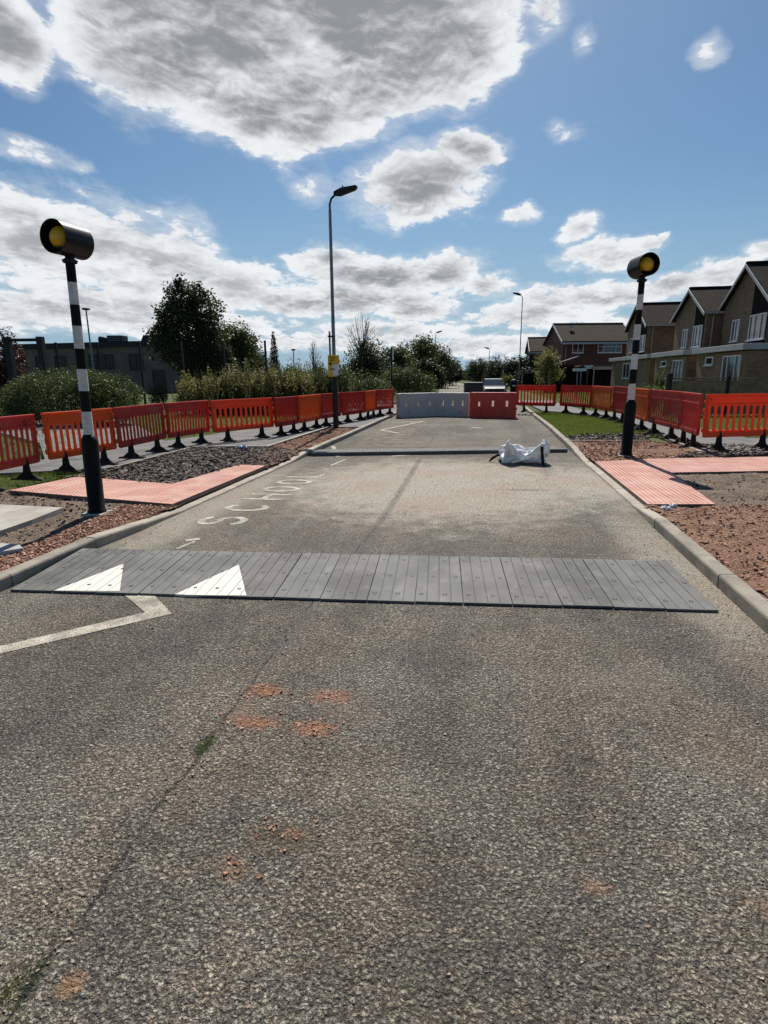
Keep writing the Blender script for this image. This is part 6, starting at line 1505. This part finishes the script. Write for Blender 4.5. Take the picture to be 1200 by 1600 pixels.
# ================================================================== VEHICLES AND BIN
def car():
    c = at(771, 44); root = empty('parked_car', (c[0], c[1], 0), math.radians(2), 'dark silver parked car facing the camera, sun glinting on its windscreen', 'car')
    paint = mat('car_paint', (.012, .013, .016), .3, .05, 2, coat=.5); silver = mat('car_roof_paint', (.45, .47, .5), .25, .04, 2, metal=.4, coat=.8)
    # lofted body, front at -Y
    secs = [(-2.15, .55, .25, .62), (-2.05, .78, .2, .75), (-1.6, .86, .2, .86), (-1.0, .89, .2, .93), (1.2, .90, .2, .98), (1.9, .87, .22, .97), (2.15, .74, .3, .85)]
    mb = MB(); vs = []
    for y, hw, zb, zt in secs:
        for x, z in ((-hw*.86, zb), (-hw, zb+.18), (-hw, (zb+zt)/2+.1), (-hw*.9, zt), (hw*.9, zt), (hw, (zb+zt)/2+.1), (hw, zb+.18), (hw*.86, zb)): vs.append((x, y, z))
    n = 8; fs = [(i*n+k, (i+1)*n+k, (i+1)*n+(k+1) % n, i*n+(k+1) % n) for i in range(len(secs)-1) for k in range(n)]+[tuple(range(n)), tuple(range(len(vs)-1, len(vs)-n-1, -1))]
    mb.add(vs, fs); mb.build('body', paint, root, bevel=.03)
    cab = [(-.98, .80, .92, .80, .92), (-.35, .68, .92, .62, 1.40), (.9, .70, .95, .64, 1.43), (1.7, .78, .95, .70, 1.05)]
    mb = MB(); vs = []
    for y, hb, zb, ht, zt in cab: vs += [(-hb, y, zb), (-ht, y, zt), (ht, y, zt), (hb, y, zb)]
    mb.add(vs, [(1, 2, 6, 5), (4, 5, 6, 7)][:0]+[(5, 6, 10, 9)]); 
    mb.build('roof', silver, root)
    mb = MB(); mb.add([(-.80, -.98, .93), (.80, -.98, .93), (.63, -.35, 1.40), (-.63, -.35, 1.40)], [(0, 1, 2, 3)]); mb.build('windscreen', M['carglass'], root)
    mb = MB()
    for s in (-1, 1): mb.add([(s*.81, -.98, .93), (s*.68, -.35, .94), (s*.63, -.35, 1.40), (s*.84, .9, .96), (s*.65, .9, 1.42), (s*.8, 1.7, .96), (s*.68, 1.7, 1.0)], [(0, 1, 2), (1, 3, 4, 2), (3, 5, 6, 4)])
    mb.add([(-.65, .9, 1.42), (.65, .9, 1.42), (.7, 1.75, .97), (-.7, 1.75, .97)], [(0, 1, 2, 3)]); mb.build('window', M['carglass'], root)
    for x in (-.62, .62):
        mb = MB(); mb.box((x, -2.02, .66), (.30, .12, .13)); mb.build('headlight', M['glass2'], root, bevel=.03)
        mb = MB(); mb.box((x*1.55, -.75, .98), (.16, .1, .11)); mb.build('mirror', paint, root, bevel=.02)
    mb = MB(); mb.box((0, -2.14, .5), (.9, .05, .22)); mb.build('grille', M['black'], root); mb = MB(); mb.box((0, -2.175, .42), (.52, .015, .11)); mb.build('number_plate', M['signwhite'], root)
    for x in (-.8, .8):
        for y in (-1.35, 1.35):
            mb = MB(); mb.tube([(x-.1, y, .31), (x+.1, y, .31)], .31, 20); wh = mb.build('wheel', M['rubfoot'], root, bevel=.02)
            mb = MB(); mb.tube([(x-.105, y, .31), (x+.105, y, .31)], .19, 14); mb.build('rim', M['galv'], wh)
M['carglass'] = mat('car_glass', (.10, .115, .13), .06, .02, 2, metal=.5); M['glass2'] = mat('headlight_glass', (.5, .5, .5), .1, .02, 2, metal=.4)
car()
def trailer():
    c = at(741, 39.5); root = empty('box_trailer', (c[0], c[1], 0), math.radians(3), 'dark boxy trailer parked beside the car behind the road blocks', 'trailer')
    dk = mat('dark_trailer_panel', (.012, .01, .01), .5, .1, 3)
    mb = MB(); mb.box((0, .9, .78), (1.22, 2.2, .74)); mb.build('body', dk, root, bevel=.03)
    mb = MB(); mb.box((0, .9, 1.19), (1.26, 2.26, .06)); mb.build('lid', M['darkmetal'], root, bevel=.015)
    mb = MB(); mb.box((0, -.25, .36), (1.25, .06, .12)); mb.build('light_bar', dk, root)
    for x in (-.5, .5): mb = MB(); mb.box((x, -.29, .37), (.16, .03, .07)); mb.build('tail_light', mat('red_lens', (.3, .02, .015), .3, 0, 3), root)
    for x in (-.62, .62): mb = MB(); mb.tube([(x-.07, .9, .28), (x+.07, .9, .28)], .28, 18); mb.build('wheel', M['rubfoot'], root)
trailer()
c_ = at(803.5, 50); bn = empty('litter_bin', (c_[0], c_[1], .04), 0, 'round black litter bin with domed pale lid by the slim lamp', 'bin')
mb = MB(); mb.lathe([(.28, 0), (.3, .05), (.3, .95), (.27, 1.0)], 20); mb.build('body', M['black'], bn)
mb = MB(); mb.lathe([(.3, 1.0), (.3, 1.12), (.22, 1.24), (.02, 1.3)], 20); mb.build('lid', M['darkmetal'], bn)
mb = MB(); mb.box((0, -.29, .75), (.25, .03, .12)); mb.build('plate', M['signwhite'], bn)

# ================================================================== TREES AND SHRUBS
tree(299, 38, 142, 441, 'big dark leafy tree left of centre in front of the school', n=26000, leaf=.2, base=.2, seed=3, group='trees left of the road',
     blobs=[(0, 0, .56, .72, .28), (-.45, .1, .48, .45, .17), (.45, 0, .45, .5, .2), (-.1, 0, .82, .36, .15), (.35, .1, .72, .42, .15), (-.35, 0, .70, .38, .14), (.1, .2, .33, .6, .12), (.75, 0, .36, .3, .13), (-.72, 0, .56, .24, .1), (-.12, 0, .93, .12, .07), (.3, 0, .86, .18, .08)])
tree(338, 41, 120, 528, 'low dark leafy tree filling the gap under the big tree', n=9000, leaf=.2, base=.02, seed=44, group='trees left of the road')
tree(364, 43, 112, 494, 'smaller green tree growing against the big dark tree', n=15000, leaf=.2, mt='lf_mid', base=.04, seed=4, group='trees left of the road')
tree(402, 48, 56, 528, 'small sloping tree between the green tree and dark conifer', n=5000, leaf=.2, mt='lf_mid', base=.02, seed=47, group='trees left of the road')
def conifer(px, d, wpx, top, label):
    x, y = at(px, d); k = d/F; W = wpx*k/2; H = CH+(588-top)*k; root = empty('conifer', (x, y, 0), 0, label, 'tree')
    bl = [((0, 0, H*t), (W*(1-t)**.7*.95+.06,)*2+(H*.09,)) for t in np.linspace(.08, .95, 12)]
    leafmesh('crown', bl, 4500, .16, M['lf_con'], root, 5, .5, .2, up=1.0); mb = MB(); mb.tube([(0, 0, 0), (0, 0, H*.9)], [.12, .02], 7); mb.build('trunk', M['bark'], root)
conifer(430, 55, 24, 524, 'narrow dark conifer pointing up behind the tall grass')
tree(12, 27, 84, 500, 'purple leaved tree at the left photo edge behind the steel frame', n=6000, leaf=.13, mt='lf_purple', base=.15, seed=6, name='purple_tree')
def shrub(px, d, wpx, top, label, mt='lf_mid', n=6000, leaf=.1, seed=1, depth=.8, name='shrub', base=.0, cat='shrub', group=None, hy=588, lump=.25, shell=.55):
    x, y = at(px, d); k = d/F; W = wpx*k/2; H = CH+(hy-top)*k; rng = random.Random(seed)
    root = empty(name, (x, y, .02), rng.uniform(-.1, .1), label, cat, group); bl = []
    for i in range(10):
        q = rng.uniform(-.7, .7); hh = math.sqrt(1-q*q); bl.append(((q*W, rng.uniform(-.3, .3)*W*depth, H*(.3+rng.uniform(0, .32)*hh)), (W*rng.uniform(.25, .36), W*.35*depth, H*rng.uniform(.26, .34)*(.6+.4*hh))))
    bl.append(((0, 0, H*.42), (W*.72, W*.6*depth, H*.5)))
    leafmesh('foliage', bl, n, leaf, M[mt], root, seed, shell, lump)
    mb = MB()
    for i in range(5): mb.tube([(rng.uniform(-.3, .3)*W, 0, 0), (rng.uniform(-.5, .5)*W, 0, H*.6)], [.04, .01], 5)
    mb.build('stem', M['bark'], root); return root
shrub(108, 21, 225, 566, 'large rounded leafy bush behind the left beacon pole', n=42000, leaf=.075, seed=2, mt='lf_mid', lump=.16, shell=.72)
shrub(20, 22, 90, 590, 'rounded bush at the left photo edge behind the red barrier', n=9000, leaf=.08, seed=12, mt='lf_mid', lump=.15, shell=.75)
shrub(244, 34, 38, 592, 'small rounded bush between the mesh fence and big tree', n=2500, leaf=.1, seed=3, mt='lf_mid')
shrub(286, 33, 26, 600, 'small dark bush at the foot of the big tree', n=1500, leaf=.1, seed=8, mt='lf_dark')
tree(574, 46, 98, 522, 'dense dark green tree behind the lamp column with bare twigs above', n=14000, leaf=.17, base=.05, seed=9, group='trees left of the road')
def twigs(px, d, wpx, top, y0, label, n=26, seed=2):
    x, y = at(px, d); k = d/F; W = wpx*k/2; H = CH+(588-top)*k; H0 = CH+(588-y0)*k; rng = random.Random(seed); root = empty('bare_tree', (x, y, 0), 0, label, 'tree')
    mb = MB(); mb.tube([(0, 0, 0), (0, 0, H0)], [.09, .06], 6); mb.build('trunk', M['bark'], root); mb = MB()
    for i in range(n):
        a = rng.uniform(-1, 1); zt = H-(H-H0)*abs(a)*.7*rng.uniform(.6, 1.3); z0 = rng.uniform(.55, 1)*H0
        p1 = Vector((a*W*.5, rng.uniform(-.4, .4)*W, (z0+zt)/2)); p2 = Vector((a*W, rng.uniform(-.6, .6)*W, zt)); mb.tube([(0, 0, z0), p1, p2], [.03, .018, .006], 4)
        for q in range(3):
            s = p1.lerp(p2, rng.uniform(.1, .8)); mb.tube([s, s+Vector((rng.uniform(-.3, .3), rng.uniform(-.3, .3), rng.uniform(.15, .5)))], [.01, .004], 4)
    mb.build('branches', M['bark'], root)
twigs(566, 44, 50, 495, 540, 'bare twiggy treetop rising above the dark tree by the lamp column')
twigs(492, 46, 24, 535, 572, 'thin leafless sapling left of the lamp column', 14, 5)
shrub(497, 40, 42, 556, 'feathery pale shrub just left of the lamp column', n=3500, leaf=.12, seed=14, mt='lf_straw', shell=.2)
# tall rough growth behind the left barriers
def wild(px, d, wpx, top, label, mt, n, seed, stalk=True):
    x, y = at(px, d); k = d/F; W = wpx*k/2; H = CH+(588-top)*k; rng = np.random.RandomState(seed)
    root = empty('wild_growth', (x, y, .02), YAW, label, 'undergrowth')
    bl = [((q*W+rng.uniform(-.1, .1), rng.uniform(-.8, .8), H*hh*.52), (W*rng.uniform(.12, .2), 1.0, H*hh*.46)) for q in np.linspace(-.9, .9, 16) for hh in (rng.uniform(.8, 1.08),)]
    leafmesh('foliage', bl, int(n*2.6), .11, M[mt], root, seed, .35, .4, up=.5)
    m_ = n//26; pc = rng.uniform(-W, W, 24); pts = np.stack([pc[rng.randint(0, 24, m_)]+rng.normal(size=m_)*.25, rng.normal(size=m_)*.8], 1); h = H*(.55+.6*rng.rand(m_)**1.5)*np.clip(1.15-(np.abs(pts[:, 0])/W)**4*.4, 0, 1)
    l = rng.normal(size=(m_, 2))*.3; wd = .014; z0 = np.zeros(m_)
    V = np.stack([np.stack([pts[:, 0]-wd, pts[:, 1], z0], 1), np.stack([pts[:, 0]+wd, pts[:, 1], z0], 1), np.stack([pts[:, 0]+l[:, 0]*.5+wd*.8, pts[:, 1]+l[:, 1]*.5, h*.7], 1), np.stack([pts[:, 0]+l[:, 0], pts[:, 1]+l[:, 1], h], 1)], 1).reshape(-1, 3)
    bigmesh('stalks', V, np.arange(4*m_).reshape(m_, 4), M['lf_straw'], root)
wild(345, 27, 120, 581, 'tall yellow green weeds at the foot of the big dark tree', 'lf_yel', 6500, 2)
wild(420, 27.5, 130, 575, 'tall brown green weeds behind the dark red and orange barriers', 'lf_yel', 8000, 3)
wild(495, 29, 100, 573, 'tall straw coloured weeds left of the lamp column', 'lf_mid', 6000, 4)
shrub(560, 31, 120, 575, 'low bramble mound behind the barriers right of the lamp column', n=9000, leaf=.11, seed=21, mt='lf_mid')
shrub(632, 36, 100, 570, 'arching bramble mound beside the road left of the grey blocks', n=8000, leaf=.12, seed=22, mt='lf_mid')
# far hedge line on the left
hg = shrub(455, 95, 130, 572, 'far low dark hedge behind the tall weeds', n=3500, leaf=.3, seed=25, mt='lf_dark', depth=.2, name='hedge')
shrub(463, 60, 24, 567, 'small round dark bush beyond the tall weeds by the floodlight', n=1500, leaf=.16, seed=26, mt='lf_dark')
for (px, d, wp, tp, lab, mt_, sd_) in [(620, 62, 80, 538, 'leafy tree leftmost in the wooded row along the road', 'lf_mid', 31), (652, 66, 92, 521, 'tallest tree of the wooded row left of the road', 'lf_mid', 32),
        (684, 78, 74, 535, 'dark tree in the wooded row before its far end', 'lf_dark', 33), (703, 95, 54, 555, 'last tree of the wooded row where the road vanishes', 'lf_dark', 34),
        (665, 58, 60, 556, 'dense dark green tree low in front of the wooded row', 'lf_dark', 35)]:
    tree(px, d, wp, tp, lab, n=9500, leaf=.27, mt=mt_, base=.0, seed=sd_, group='trees left of the road')
for (px, d, wp, tp, lab, mt_, sd_) in [(727, 190, 44, 578, 'small far tree at the very end of the road', 'lf_dark', 41), (738, 150, 34, 563, 'slim far tree left of the farthest street lamp', 'lf_dark', 42),
        (752, 130, 46, 557, 'dark tree behind the farthest street lamp', 'lf_dark', 43), (778, 115, 56, 553, 'dark rounded tree above the parked car', 'lf_dark', 44),
        (803, 95, 56, 556, 'dark tree behind the slim right street lamp', 'lf_con', 45), (824, 84, 50, 552, 'dark tree against the far brown roofed house', 'lf_con', 46)]:
    tree(px, d, wp, tp, lab, n=6500, leaf=.33, mt=mt_, base=.0, seed=sd_, group='trees at the end of the road')
shrub(790, 70, 26, 586, 'pale green bush right of the parked car', n=2000, leaf=.15, seed=51, mt='lf_yel')
shrub(745, 170, 70, 585, 'far dark hedge closing the view at the road end', n=2500, leaf=.5, seed=52, mt='lf_dark', name='hedge')
tree(854, 55, 56, 541, 'yellow green small tree in front of the red brick house gate', n=4500, leaf=.16, mt='lf_yel', base=.12, seed=53, group='garden trees on the right')
shrub(820, 66, 44, 572, 'dark garden shrub between the slim lamp and timber gate', n=3000, leaf=.16, seed=54, mt='lf_con')
shrub(1020, 26.5, 62, 600, 'bright green low hedge at the left end of the timber fence', n=6000, leaf=.07, seed=55, mt='lf_light')
shrub(1034, 30, 30, 572, 'rose bush growing by the fence post before the middle house', n=1800, leaf=.09, seed=56, mt='lf_mid', shell=.15)
print('objects', len(bpy.data.objects))
